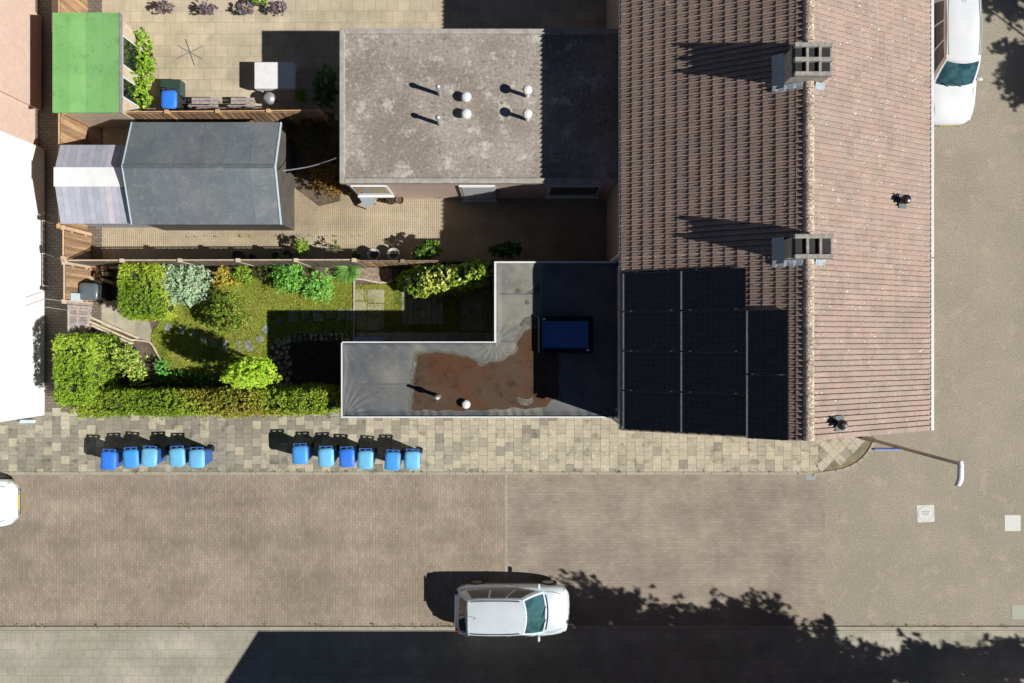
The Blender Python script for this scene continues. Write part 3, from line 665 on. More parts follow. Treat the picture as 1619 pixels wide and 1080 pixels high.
def house(label, y0, y1, near, wallc, hname='terraced_house'):
    t = thing(hname, label, 'house', ((XE + XE2) / 2, (y0 + y1) / 2, 0))
    MB().box(XE + .12, XE2 - .22, y0 + .06, y1 - .06, 0, ZE - .1).build('wall', wallc, t)
    mb = MB()
    for yy, sgn in ((y0 + .06, 1), (y1 - .06, -1)):
        mb.poly([(XE + .12, yy, ZE - .1), (XE2 - .22, yy, ZE - .1), (XE2 - .22, yy, roofz(XE2 - .22) - .16), (XR, yy, ZR - .2), (XE + .12, yy, roofz(XE + .12) - .16)])
    mb.build('gable_wall', wallc, t)
    for x0, x1 in ((4.2, 5.6), (7.0, 8.2), (9.4, 10.8)):
        if y0 < 0:
            f = MB().box(x0, x1, y0 + .03, y0 + .059, 3.4, 4.7).build('window_frame', M_white, t)
            MB().box(x0 + .08, x1 - .08, y0 + .018, y0 + .028, 3.48, 4.62).build('pane', M_glassd, t)
    for yy in np.arange(y0 + 1.0, y1 - 1.4, 2.6):
        for z0 in (.9, 3.2):
            MB().box(XE2 - .22, XE2 - .19, yy, yy + 1.5, z0, z0 + 1.4).build('window_frame', M_white, t)
            MB().box(XE2 - .19, XE2 - .18, yy + .08, yy + 1.42, z0 + .08, z0 + 1.32).build('pane', M_glassd, t)
    r = MB(); e = .04                                              # roof deck under the tiles
    for dz0, dz1 in ((-.14, -.005),):
        P = [(XE - .02, ZE), (XR, ZR), (XE2, ZE2)]
        R0 = [(x, y0, z + dz0) for x, z in P] + [(x, y0, z + dz1) for x, z in P[::-1]]; R1 = [(x, y1, z) for x, _, z in R0]
        r.loft([R1, R0])
    roof = r.build('roof', mat('roof_deck', (.12, .09, .075), grain=.2), t)
    tiles(roof, y0 - .03, y1, near)
    y = y0 - .02; 
    while y < y1 - .05:
        L_ = min(.41, y1 - y); v = random.uniform(.85, 1.15); mb = MB(); R = []
        for yy, rr in ((y, .13), (y + L_ - .01, .118)):
            R.append([(XR + rr * 1.12 * math.cos(a), yy, ZR - .0 + rr * .85 * math.sin(a)) for a in np.linspace(-.15, math.pi + .15, 9)])
        mb.loft(R, closed=False, cap=False, t=(v, v, v)); 
        mb.poly([p for p in R[0]], t=(v * .6,) * 3)
        mb.build('ridge_tile', M_ridge, roof, smooth=True); y += .41
    for (xa, xb, zz) in ((XE - .095, XE - .012, ZE - .12), (XE2 + .035, XE2 + .125, ZE2 - .12)):
        mb = MB(); mb.box(xa, xa + .014, y0 + .0, y1, zz - .02, zz + .08).box(xb - .014, xb, y0, y1, zz - .02, zz + .08).box(xa, xb, y0, y1, zz - .03, zz - .0201)
        mb.box(xa, xb, y0 - .012, y0 - .001, zz - .03, zz + .08); g = mb.build('gutter', M_white, t)
    MB().box(XE2 - .2, XE2 + .07, y0 + .01, y1 - .01, ZE2 - .2, ZE2 - .16).build('soffit', M_black, t)
    MB().box(XE2 + .127, XE2 + .205, y0 - .03, y1, ZE2 - .14, ZE2 - .02).build('gutter_lip', M_white, t); MB().box(XE2 + .05, XE2 + .11, y0 + .01, y1 - .002, ZE2 - .139, ZE2 - .13).build('gutter_bed', M_black, t)
    MB().box(XE - .10, XE - .045, y0 - .02, y1, ZE - .039, ZE - .02).build('gutter_lip', M_white, t)
    for xc in (XE - .05, XE2 + .10):
        MB().tube([(xc, y0 + .12, ZE - .15), (xc, y0 + .12, .05)], .04, 10).build('downpipe', M_white, t)
    # tiled verge boards
    return t, roof
Hs, roofS = house('end terrace house with brown ribbed tiles and solar panels on its west slope', -2.52, 2.42, lambda c: (c[1] > 2.5, (c[0] < 6.3 and c[1] < 1.95), (6.25 < c[0] < 7.25 and c[1] < .9), abs(c[1])), M_brickw)
Hn, roofN = house('neighbouring terrace house with a bare brown tiled roof and no panels', 2.425, 13.6, lambda c: abs(c[1] - 5), M_brickw)
def chimney(label, xa, xb, ya, yb, ztop, rows):
    t = thing('chimney', label, 'chimney', ((xa + xb) / 2, (ya + yb) / 2, ZR - .5))
    c = MB().box(xa, xb, ya, yb, 6.6, ztop - .22); c.build('stack', mat('cream_render', (.46, .42, .35), (.34, .31, .26), (.2, .17, .14), s1=7, grain=.25, bump=.5, bs=20, bdist=.02), t)
    sk = mat('flue_slab', (.24, .225, .20), (.36, .34, .30), s1=8, grain=.25)
    MB().box(xa - .03, xb + .03, ya - .03, yb + .03, ztop - .219, ztop - .16).build('cap_slab', sk, t, bevel=.01)
    n = rows; wd = (yb - ya) / (n + .0)
    for i in range(n + 1):
        yc = ya + (yb - ya) * i / n
        hw = .055
        MB().box(xa, xb, yc - hw, yc + hw, ztop - .158, ztop + random.uniform(-.01, .01)).build('coping_bar', sk, t, bevel=.012)
    for i in range(n):
        yc = ya + (yb - ya) * (i + .5) / n
        for j in range(3):
            xc = xa + (xb - xa) * (j + .5) / 3; wq = (xb - xa) / 3 - .08
            MB().box(xc - wq / 2, xc + wq / 2, yc - wd / 2 + .06, yc + wd / 2 - .06, ztop - .159, ztop - .10).build('flue', M_black, t)
            if j: MB().box(xc - (xb - xa) / 6 - .035, xc - (xb - xa) / 6 + .035, yc - wd / 2 + .056, yc + wd / 2 - .056, ztop - .158, ztop - .02).build('divider', sk, t, bevel=.01)
    # lead flashing dressed over the tiles on both slopes
    for side in (0, 1):
        X0, X1 = (xa - .24, XR - .16) if side == 0 else (XR + .16, xb + .10)
        f = MB(); k = 10; P = []
        for i in range(k + 1):
            x = X0 + (X1 - X0) * i / k; z = roofz(x) + .11
            P.append(((x, ya - .015, z + .07), (x, ya - .13 - .02 * math.sin(i * 2.1), z + .0), (x, ya - .17 - .02 * math.sin(i * 2.1), z - .025)))
        for i in range(k):
            for j in range(2): f.poly([P[i][j], P[i][j + 1], P[i + 1][j + 1], P[i + 1][j]])
        f.build('flashing', M_lead, t)
    z0 = roofz(xa - .24) + .10; z1 = roofz(xa) + .22
    MB().poly([(xa - .24, ya - .1, z0), (xa - .005, ya - .1, z1), (xa - .005, yb + .08, z1), (xa - .24, yb + .08, z0)]).build('flashing', M_lead, t)
    return t
chimney('wide chimney stack with two rows of flue openings near the top of the photo', 7.03, 7.98, 6.66, 7.38, 8.5, 2)
chimney('narrow chimney stack straddling the ridge between the two tiled roofs', 7.03, 8.0, 2.12, 2.62, 8.5, 1)
# roof terminals on the east slope
def terminal(label, px, py, z, par=None):
    o = (px - 809.5); x = o * (H - ZR - XR * T + 0) / (F - o * T) if False else W(px, py, z)[0]; y = W(px, py, z)[1]; zr = roofz(x)
    t = thing('roof_vent', label, 'vent', (x, y, zr)); 
    MB().tube([(x, y, zr), (x, y, zr + .38)], [.09, .08], 14).build('pipe', M_blk, t, smooth=False)
    MB().lathe((x, y, zr + .36), [(.08, 0), (.13, .02), (.13, .09), (.10, .14), (.04, .16)], 16).build('cap', M_blk, t)
    MB().box(-.16, .16, -.2, .2, 0, .02, M=slopeM(x, y, .10, False)).build('flashing', mat('slate_flashing', (.12, .14, .15), grain=.1), t)
terminal('black roof vent with a round cap near the southern gable', 1322, 669, 7.3)
terminal('black roof vent low on the neighbouring east slope', 1427, 317, 6.2)

# ------------------------------------------------------------------ solar panels
def panel(label, x, y, wid, lng, land):
    """x: down-slope edge in plan, wid: size along the slope, lng: size along y"""
    t = thing('solar_panel', label, 'solar panel', (0, 0, 0), 'solar panels on the west roof slope', local=True)
    M = slopeM(x, y, .17, True); t.matrix_basis = M
    a, b = wid, lng                                    # local X runs down the slope, so the panel covers X -a..0
    mb = MB(); fr = .012
    mb.box(-a, 0, -b / 2, -b / 2 + fr, -.035, .0); mb.box(-a, 0, b / 2 - fr, b / 2, -.035, .0); mb.box(-a, -a + fr, -b / 2 + fr, b / 2 - fr, -.035, 0)
    mb.build('frame', mat('black_anodised', (.025, .027, .03), grain=0, rough=.4), t)
    MB().box(-.042, 0, -b / 2 + fr, b / 2 - fr, -.035, .001).build('lower_frame', M_frame, t)
    MB().box(-a + fr, -.042, -b / 2 + fr, b / 2 - fr, -.030, -.004).build('glass', M_solar, t)
    mb2 = MB()
    for s in (-.35, .35):
        X = -a * (.5 + s) 
        MB().box(X - .03, X + .03, b / 2 - .006, b / 2 + .012, -.03, .008).build('clamp', M_alu, t)
    return t
rows = [(1.95, .86), (.845, -.265), (-.275, -1.385), (-1.395, -2.505)]
rn = ['topmost', 'second from the top', 'third from the top', 'lowest']
for i, (ya, yb) in enumerate(rows):
    panel('%s black solar panel of the column along the gutter' % rn[i], 3.243, (ya + yb) / 2, 1.69, ya - yb - .012, True)
for i, (ya, yb) in enumerate(rows):
    panel('%s black solar panel of the middle column' % rn[i], 4.722, (ya + yb) / 2, 1.78, ya - yb - .012, True)
panel('upper upright black solar panel nearest the ridge', 6.275, (.835 - .86) / 2, 1.07, 1.68, False)
panel('lower upright black solar panel nearest the ridge, by the gable', 6.275, (-.872 - 2.56) / 2, 1.07, 1.68, False)
# mounting rails run under the panels and show between them
for xr_ in (3.6, 4.4, 5.1, 6.0, 6.5, 7.0):
    M = slopeM(xr_, 0, .115, True)
    y0, y1 = (-2.5, 1.99) if xr_ < 6.2 else (-2.56, .86)
    o = MB().box(-.02, .02, -y1 if True else 0, -y0, -.02, .02).build('mounting_rail', M_alu, None); o.matrix_basis = M; tag(o, 'aluminium rail under the solar panels, %s' % {3.6: 'closest to the gutter', 4.4: 'second from the gutter', 5.1: 'third from the gutter', 6.0: 'fourth from the gutter', 6.5: 'fifth from the gutter', 7.0: 'nearest the ridge'}[xr_], 'rail')

# ------------------------------------------------------------------ flat roofed extension
ZX = 3.05
EX = thing('flat_roof_extension', 'L shaped extension with a grey membrane roof, brown puddle stain and white edge trim', 'extension', (0, 0, 0))
xW, xI, xEx = -5.36, -.527, 3.29; yB, yM, yT = -2.37, -.02, 2.487
Lp = [(xW, yB), (xEx, yB), (xEx, yT), (xI, yT), (xI, yM), (xW, yM)]
mb = MB(); ins = [(xW + .06, yB + .06), (xEx, yB + .06), (xEx, yT - .06), (xI + .06, yT - .06), (xI + .06, yM - .06), (xW + .06, yM - .06)]
for i in range(6):
    a, b = ins[i], ins[(i + 1) % 6]; mb.poly([(a[0], a[1], 0), (b[0], b[1], 0), (b[0], b[1], ZX - .12), (a[0], a[1], ZX - .12)])
mb.build('wall', M_brickw, EX)
def memb(x0, x1, y0, y1, step=.033):
    xs = np.arange(xW + .05, xEx + .03, step); ys = np.arange(yB + .05, yT - .02, step); nx, ny = len(xs), len(ys)
    X, Y = np.meshgrid(xs, ys, indexing='ij')
    dW, dS = X - (xW + .05), Y - (yB + .05)
    dN = np.where(X < xI + .05, (yM - .05) - Y, (yT - .05) - Y); dI = np.where(Y > yM - .05, X - (xI + .05), 9)
    dI2 = np.hypot(np.maximum(xI + .05 - X, 0), np.maximum(Y - (yM - .05), 0)); dI2 = np.where((X > xI) & (Y < yM), np.hypot(X - xI, Y - yM), 9)
    e = np.minimum(np.minimum(dW, dS), np.minimum(np.abs(dN), dI))
    Z = .045 * np.exp(-(e / .09) ** 2)
    P3 = np.stack([X.ravel(), Y.ravel(), np.zeros(X.size)], 1)
    for cx, cy, n, am, rad in ((xW + .03, yB + .03, 26, .055, .75), (xW + .03, yM - .03, 20, .028, .9), (xI, yM, 18, .026, .7), (xI + .03, yT - .03, 18, .012, .5), (xEx, yB, 14, .015, .7)):
        r = np.hypot(X - cx, Y - cy); th = np.arctan2(Y - cy, X - cx)
        ph = nz(P3, 3, int(n)).reshape(X.shape)
        Z += am * np.exp(-(r / rad) ** 1.5) * np.minimum(r / .15, 1) * (np.abs(np.sin(th * n / 2 + ph * .8)) ** .7 - .4)
    strip = .016 * np.sin(X * 17 + 3 * np.sin(X * 2.3) + Y * 9) * np.exp(-(dS / .22) ** 2) + .008 * np.sin(X * 11 + Y * 14) * np.exp(-(np.abs(dN) / .2) ** 2)
    Z += strip + .003 * nz(P3, 2.2, 5).reshape(X.shape) + .0015 * nz(P3, 9, 6).reshape(X.shape)
    ok = (X > xI + .02) | (Y < yM - .02)
    DN = np.clip(.85 + .3 * nz(P3, 3.3, 21).reshape(X.shape) + .15 * nz(P3, 13, 22).reshape(X.shape), .1, 1.6); ED = np.exp(-(e / .10) ** 2)
    mb = MB(); idx = -np.ones(X.shape, int)
    for i in range(nx):
        for j in range(ny):
            if ok[i, j]: idx[i, j] = len(mb.v); mb.v.append((X[i, j], Y[i, j], ZX + Z[i, j]))
    for i in range(nx - 1):
        for j in range(ny - 1):
            q = [idx[i, j], idx[i + 1, j], idx[i + 1, j + 1], idx[i, j + 1]]
            if min(q) < 0: continue
            x_, y_ = X[i, j], Y[i, j]; p1 = np.array([[x_, y_, 0.]])
            d = 0.0
            d += .55 * math.exp(-((x_ + 3.85) / .42) ** 2 - ((y_ + 1.05) / .4) ** 2)
            d += 1.0 / (1 + math.exp(-(x_ + .55) / .12)) * (.95 if x_ < .95 else .1)  # beige drops where the house shadow falls; shade contrast painted into the tint
            d += .55 * math.exp(-((x_ + 1.5) / 1.6) ** 2 - ((y_ + .3) / .22) ** 2)
            d += .35 * math.exp(-((x_ + 3.05) / .25) ** 2)
            d *= DN[i, j]; d -= .25 * ED[i, j]
            d = max(-.35, min(1.0, d)); mb.face([int(k) for k in q], 0, (1 + .75 * d, 1 + .62 * d, 1 + .32 * d))
    return mb
rf = memb(0, 0, 0, 0).build('roof', M_bit, EX, smooth=True)
MB().prism([(xW + .03, yB + .03), (xEx, yB + .03), (xEx, yM - .03), (xW + .03, yM - .03)], ZX - .14, ZX - .03).prism([(xI + .03, yM - .03), (xEx, yM - .03), (xEx, yT - .03), (xI + .03, yT - .03)], ZX - .14, ZX - .03).build('roof_deck', M_black, EX)
def trim(a, b, wd=.05, z0=ZX - .16, z1=ZX + .085):
    x0, x1 = sorted((a[0], b[0])); y0, y1 = sorted((a[1], b[1]))
    if x1 - x0 < .001: x0 -= wd / 2; x1 += wd / 2
    if y1 - y0 < .001: y0 -= wd / 2; y1 += wd / 2
    MB().box(x0, x1, y0, y1, z0, z1).build('edge_trim', M_white, EX, bevel=.006)
trim((xW + .03, yM), (xI - .035, yM), .04); trim((xW + .02, yB + .026), (xW + .02, yM - .022), .04); trim((xI, yM - .02), (xI, yT - .03), .066)
trim((xI - .033, yT), (xEx, yT), .052); trim((xW + .0, yB), (xEx + .05, yB), .045)
def patchy(m, col_m):        # silt that thins out in patches, so its edge is broken
    t = m.node_tree; N = t.nodes; L = t.links; g = N.new('ShaderNodeNewGeometry'); n = N.new('ShaderNodeTexNoise'); n.inputs['Scale'].default_value = 6; n.inputs['Detail'].default_value = 8; n.inputs['Roughness'].default_value = .7
    L.new(g.outputs['Position'], n.inputs['Vector']); r = N.new('ShaderNodeMapRange'); r.inputs[1].default_value = .40; r.inputs[2].default_value = .60; r.inputs[3].default_value = col_m; L.new(n.outputs['Fac'], r.inputs[0])
    L.new(r.outputs[0], N['Principled BSDF'].inputs['Alpha'])
patchy(M_rim, .25); M_edge = mat('silt_edge', (.12, .10, .075), (.15, .13, .10), s1=5, grain=.15, rough=.5); patchy(M_edge, .0); patchy(M_stain, .35)
def sheet(pts, z, name, mt, par, jit=.012, sub=.05, wob=.035):
    P = [Vector(W(*p, z)) for p in pts]; out = []
    for i in range(len(P)):
        a, b = P[i], P[(i + 1) % len(P)]; k = max(1, int((b - a).length / sub)); n = Vector((-(b - a).y, (b - a).x)).normalized()
        for j in range(k):
            q = a.lerp(b, j / k); w_ = wob * (math.sin(q.x * 9 + q.y * 7) * .5 + math.sin(q.x * 23 - q.y * 17) * .3) ; out.append(q + n * (w_ + random.uniform(-jit, jit)))
    # smooth
    S = [(out[i - 1] + out[i] * 2 + out[(i + 1) % len(out)]) / 4 for i in range(len(out))]
    import bmesh
    bm = bmesh.new(); f = bm.faces.new([bm.verts.new((q.x, q.y, z)) for q in S]); 
    if f.normal.z < 0: f.normal_flip()
    bmesh.ops.triangulate(bm, faces=[f]); bm.normal_update()
    for f in bm.faces:
        if f.normal.z < 0: f.normal_flip()
    me = bpy.data.meshes.new(name); bm.to_mesh(me); bm.free(); me.materials.append(mt)
    o = bpy.data.objects.new(name, me); COL.objects.link(o); attach(o, par); return o
pud = [(653, 648), (654, 613), (656, 592), (659, 575), (661, 563), (668, 559), (697, 558), (718, 560), (728, 565), (748, 567.5), (757, 572), (755, 577.5), (768, 577.5), (780, 573), (797, 570), (806, 563),
       (817, 558), (821, 550), (817, 545), (820, 540), (825, 529), (829, 524), (847, 520), (868, 522), (880, 545), (884, 600), (882, 628), (872, 634), (865, 640), (853, 645.6), (835, 646), (816, 645), (770, 648.6), (700, 649)]
def grow(p, c, s): return [(c[0] + (x - c[0]) * s, c[1] + (y - c[1]) * s) for x, y in p]
sheet([(x - 6 if x < 700 else x + (4 if x > 840 else -3), y - 5 if y < 600 else y + .5) for x, y in pud], ZX + .014, 'silt_rim', M_rim, EX, wob=.06)
sheet([(x - 2.5 if x < 700 else x + 1, y - 2.5 if y < 600 else y + .3) for x, y in pud], ZX + .016, 'silt_edge', M_edge, EX, wob=.05, jit=.02)
sheet(pud, ZX + .018, 'puddle', M_rust, EX, wob=.045, jit=.02)
sheet([(817, 629), (824, 628), (830, 632), (843, 627), (844, 638), (836, 641), (822, 639)], ZX + .022, 'dry_patch', M_rim, EX)
sheet([(829, 503), (824, 510), (822, 517), (832, 516), (846, 515), (850, 503), (838, 501)], ZX + .016, 'damp_patch', M_stain, EX)
sheet([(831, 476), (836, 475), (839, 479), (836, 483), (831, 482)], ZX + .016, 'damp_patch', M_stain, EX, wob=.01)
sheet([(812, 461), (818, 456), (825, 458), (824, 463), (816, 464)], ZX + .016, 'damp_patch', M_stain, EX, wob=.01)
sheet([(832, 462), (842, 458), (852, 447), (853, 464), (842, 466)], ZX + .016, 'damp_patch', M_stain, EX, wob=.02)
for (a, b) in (((786, 465), (853, 464.5)), ((786, 540), (860, 540)), ((541, 608), (652, 609))):
    p, q = W(*a, ZX), W(*b, ZX); MB().box(p[0], q[0], p[1] - .02, p[1] + .02, ZX - .01, ZX + .016).build('seam', M_bit, EX)
# skylight
SK = MB(); zs = ZX + .20; xa, ya = W(850, 558, zs); xb, yb = W(938, 500, zs)
SK.box(xa + .05, xb - .05, ya + .05, yb - .05, ZX - .02, ZX + .12); f = SK.build('skylight', M_black, EX)
mb = MB(); a = .15
mb.box(xa, xa + a, ya, yb, ZX + .121, zs).box(xb - a, xb, ya, yb, ZX + .121, zs).box(xa + a, xb - a, ya, ya + a, ZX + .121, zs).box(xa + a, xb - a, yb - a, yb, ZX + .121, zs)
mb.build('skylight_frame', mat('dark_blue_black_frame', (.006, .008, .016), grain=0, rough=.5, spec=.25), EX, bevel=.01)
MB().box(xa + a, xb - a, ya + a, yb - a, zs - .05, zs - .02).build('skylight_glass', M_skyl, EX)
MB().box(xa + .128, xa + .140, ya - .002, yb + .002, zs + .001, zs + .008).build('frame_strip', mat('tan_seal', (.26, .21, .18), grain=0), EX)
for px, py in ((860, 504.5), (929.5, 553.5)):
    x, y = W(px, py, zs); MB().box(x - .05, x + .05, y - .03, y + .03, zs - .01, zs + .012).build('hinge', M_white, EX)
# vents of the extension
x, y = W(690, 629.5, 4.0)
v = thing('flue_pipe', 'tall ribbed metal flue pipe standing in the brown puddle', 'pipe', (x, y, ZX))
MB().tube([(x, y, ZX), (x, y, ZX + .55)], [.06, .055], 14).build('pipe', M_zinc, v)
MB().lathe((x, y, ZX + .5), [(.055, 0), (.085, .02), (.09, .12), (.075, .2), (.06, .22), (.05, .3), (.05, .44), (.03, .45)], 16).build('cap', M_zinc, v)
x, y = W(736.5, 640, 3.35)
v = thing('roof_vent', 'low white mushroom vent on the brown puddle', 'vent', (x, y, ZX))
MB().lathe((x, y, ZX), [(.09, 0), (.08, .15)], 16).build('collar', M_white, v); MB().lathe((x, y, ZX + .13), [(.10, 0), (.135, .01), (.135, .06), (.1, .1), (.03, .12)], 20).build('cap', M_white, v)
# little canopy above the extension's door
p, q = W(558, 540, 2.6), W(606, 535, 2.6)
MB().box(p[0], q[0], yM + .02, yM + .16, 2.55, 2.62).build('door_canopy', M_lead, EX)
MB().tube([(*W(979, 649, 3.6), 3.2), (*W(977, 649, 3.6), 3.3)], .05, 8).build('rain_outlet', M_zinc, EX)

# ------------------------------------------------------------------ neighbour extension
ZN = 3.22
NE = thing('flat_roof_extension', 'rectangular extension with a lichen mottled felt roof and six vent pipes', 'extension', (-1, 7.4, 0))
x0, y0 = W(537, 290, ZN); x1, y1 = 3.29, W(537, 46, ZN)[1]
MB().box(x0 + .08, x1, y0 + .08, y1 - .08, 0, ZN - .15).build('wall', M_brickpale, NE)
MB().box(x0 + .16, x1, y0 + .16, y1 - .16, ZN - .2, ZN - .02, t=(1, 1, 1)).build('roof', M_nbroof, NE)
M_gtrim = mat('grey_roof_edge', (.30, .28, .26), (.40, .38, .35), s1=4, grain=.25)
for b in ((x0, x0 + .16, y0, y1), (x0 + .161, x1, y0, y0 + .16), (x0 + .161, x1, y1 - .16, y1)): MB().box(*b, ZN - .18, ZN + .05).build('edge_trim', M_gtrim, NE, bevel=.02)
for (pa, pb, m_, zz) in ((553, 610, M_glassd, 1.0), (725, 782, M_white, .1), (868, 952, M_glassd, .8)):
    xa = W(pa, 0, 2.6)[0]; xb = W(pb, 0, 2.6)[0]
    MB().box(xa, xb, y0 + .03, y0 + .079, zz, 2.5).build('window_frame', M_white, NE); MB().box(xa + .08, xb - .08, y0 + .02, y0 + .029, zz + .1, 2.4).build('pane', M_glassd if m_ is M_glassd else M_white, NE)
    MB().box(xa - .04, xb + .04, y0 - .05, y0 + .0295, zz - .05, zz - .005).build('sill', M_white, NE)
for i, (px, py, h, kind) in enumerate([(692, 136, .85, 0), (692, 185, .8, 0), (737, 152, .3, 1), (737, 179, .3, 1), (834, 141, .7, 2), (834, 179, .7, 2)]):
    x, y = W(px, py, ZN + h)
    lb = ['thin grey pipe on the mottled felt roof, northern of the western pair', 'thin grey pipe on the mottled felt roof, southern of the western pair', 'low white round vent on the felt roof, northern of the middle pair', 'low white round vent on the felt roof, southern of the middle pair',
          'tall white capped vent on the felt roof, northern of the eastern pair', 'tall white capped vent on the felt roof, southern of the eastern pair'][i]
    v = thing('vent_pipe', lb, 'vent', (x, y, ZN), 'vents on the neighbouring felt roof'); r = (.07, .13, .12)[kind]
    MB().tube([(x, y, ZN - .03), (x, y, ZN + h - .1)], .06 if kind != 1 else .09, 12).build('pipe', M_zinc if kind == 0 else M_white, v)
    MB().lathe((x, y, ZN + h - .12), [(r * .7, 0), (r * 1.2, .02), (r * 1.2, .08), (r * .8, .13), (r * .2, .15)], 18).build('cap', M_zinc if kind == 0 else M_white, v)
# things at the foot of the neighbour extension
def pot(label, px, py, r, h, c, plant=None, z=.02):
    x, y = W(px, py, h); t = thing('plant_pot', label, 'plant pot', (x, y, z))
    MB().lathe((x, y, z), [(r * .7, 0), (r * .95, h * .9), (r, h * .9), (r, h), (r * .88, h), (r * .86, h - .06)], 24, t=c).build('pot', M_pot, t)
    MB().lathe((x, y, z), [(r * .5, h - .12), (r * .86, h - .065), (r * .4, h - .055)], 20).build('potting_soil', M_soil, t)
    if plant:
        P, N_ = blob_pts((x, y, h + .05), r * 1.0, r * 1.0, .18, 160); leafmesh('foliage', P, N_, .06, plant, t)
    return t
pot('large empty pot with a pale rim in the shaded strip, left of the pair', 591, 403, .22, .45, (2.2, 2.2, 2.1)); pot('large empty pot with a pale rim in the shaded strip, right of the pair', 622, 402, .22, .45, (2.2, 2.2, 2.1))
pot('wide black pot in the shade behind the fence, westernmost', 376, 404, .2, .35, (.25, .25, .25)); pot('small black pot right of the wide black one behind the fence', 398, 406, .1, .25, (.25, .25, .25))
pot('black pot left of the two side by side behind the fence', 435.5, 405, .13, .3, (.25, .25, .25)); pot('black pot right of the two side by side behind the fence', 453.5, 402.5, .14, .32, (.25, .25, .25))
pot('dark pot with a thin plant behind the end post of the fence', 563, 403, .13, .3, (.3, .3, .3), [(.08, .12, .03)])
pot('brown pot beside the dark planter at the neighbour extension', 632, 316, .14, .35, (.9, .5, .35)); pot('dark round planter under the neighbour extension wall', 618, 316, .16, .35, (.25, .25, .25), [(.10, .06, .03)])
pot('pale blue pot against the neighbour extension wall', 641, 303, .1, .5, (1.6, 1.9, 2.0)); pot('white and purple flower pot by the neighbour extension wall', 662, 305, .13, .3, (2.6, 2.4, 2.6), [(.35, .2, .4)])
pot('low grey pot at the edge of the house shadow', 694, 308, .14, .25, (1.2, 1.1, 1.0))
x, y = W(582, 318, .3)
c_ = thing('garden_chair', 'grey blue folding chair tipped beside the neighbour extension', 'chair', (x, y, .02))
Mr = Matrix.Translation((x, y, .02)) @ Matrix.Rotation(.5, 4, 'Z'); mc = mat('grey_blue_plastic', (.30, .35, .38), grain=.1, rough=.5)
MB().box(-.2, .2, -.2, .2, .40, .43, M=Mr).build('seat', mc, c_); MB().box(-.2, .2, .19, .22, .43, .85, M=Mr).build('backrest', mc, c_)
for a_ in (-.18, .18):
    for b_ in (-.18, .18): MB().box(a_ - .015, a_ + .015, b_ - .015, b_ + .015, 0, .40, M=Mr).build('leg', mc, c_)

# ------------------------------------------------------------------ sheds
def gable_shed(name, label, x0, x1, y0, y1, yr, ze, zr, strips, mt, wallm, over=.05, trimm=None, cols=None):
    t = thing(name, label, 'shed', ((x0 + x1) / 2, (y0 + y1) / 2, 0))
    mb = MB(); a, b, c, d = x0 + .12, x1 - .12, y0 + .1, y1 - .1
    mb.box(a, b, c, d, 0, ze - .06)
    for xx in (a, b): mb.poly([(xx, c, ze - .06), (xx, d, ze - .06), (xx, yr, zr - .08)])
    mb.build('wall', wallm, t)
    n = strips
    for i in range(n):
        xa, xb = x0 + (x1 - x0) * i / n, x0 + (x1 - x0) * (i + 1) / n - .004; v = cols[i % len(cols)] if cols else (1, 1, 1); dz = .005 * (i % 2)
        for (ya, za, yb, zb) in ((y0, ze, yr, zr), (yr, zr, y1, ze)):
            mb = MB(); mb.loft([[(xa, ya, za + dz), (xa, yb, zb + dz), (xa, yb, zb - .03), (xa, ya, za - .03)], [(xb, ya, za + dz), (xb, yb, zb + dz), (xb, yb, zb - .03), (xb, ya, za - .03)]], t=v)
            mb.build('roof_sheet', mt, t)
    tm = trimm or M_frame
    for xx in (x0 - .03, x1):
        for (ya, za, yb, zb) in ((y0, ze, yr, zr), (yr, zr, y1, ze)):
            MB().loft([[(xx, ya, za + .03), (xx, yb, zb + .03), (xx, yb, zb - .1), (xx, ya, za - .1)], [(xx + .03, ya, za + .03), (xx + .03, yb, zb + .03), (xx + .03, yb, zb - .1), (xx + .03, ya, za - .1)]]).build('bargeboard', tm, t)
    MB().box(x0, x1, yr - .06, yr + .06, zr - .012, zr + .018, t=(.8, .8, .8)).build('ridge_cap', mt, t)
    return t
g = (.95, .9, 1.05, 1.15)
gs = gable_shed('garden_shed', 'large grey gable roofed shed with felt in wide strips', -12.33, -7.52, 3.80, 7.12, 5.55, 2.2, 2.86, 6, M_felt, mat('shed_boards', (.07, .065, .06), (.10, .09, .08), grain=.2),
                cols=[(1.0, 1.04, 1.05), (1.05, 1.1, 1.12), (1.15, 1.12, 1.15), (1.1, 1.15, 1.15), (1.15, 1.22, 1.25), (1.35, 1.35, 1.35)], trimm=mat('pale_blue_board2', (.46, .56, .62), grain=.1))
gh = thing('greenhouse', 'small polycarbonate roofed lean-to with its ridge glare painted as a white panel beside the grey shed', 'greenhouse', (-13.6, 5.1, 0))
MB().box(-14.62, -12.5, 4.0, 6.3, 0, 2.0).build('wall', mat('opal_panel', (.35, .37, .40), grain=.1), gh)
for i in range(12):
    xa = -14.75 + i * .2; xb = xa + .192; c3 = (1, 1, 1.05) if i % 2 else (.92, .92, .97)
    if i == 8: c3 = (1.25, 1.15, 1.15)
    MB().loft([[(xa, 3.85, 2.02), (xa, 5.02, 2.36), (xa, 5.02, 2.33), (xa, 3.85, 1.99)], [(xb, 3.85, 2.02), (xb, 5.02, 2.36), (xb, 5.02, 2.33), (xb, 3.85, 1.99)]], t=c3).build('roof_sheet', M_poly, gh)
    MB().loft([[(xa, 5.6, 2.36), (xa, 6.42, 2.05), (xa, 6.42, 2.02), (xa, 5.6, 2.33)], [(xb, 5.6, 2.36), (xb, 6.42, 2.05), (xb, 6.42, 2.02), (xb, 5.6, 2.33)]], t=(c3[0] * .9, c3[1] * .9, c3[2] * .92)).build('roof_sheet', M_poly, gh)
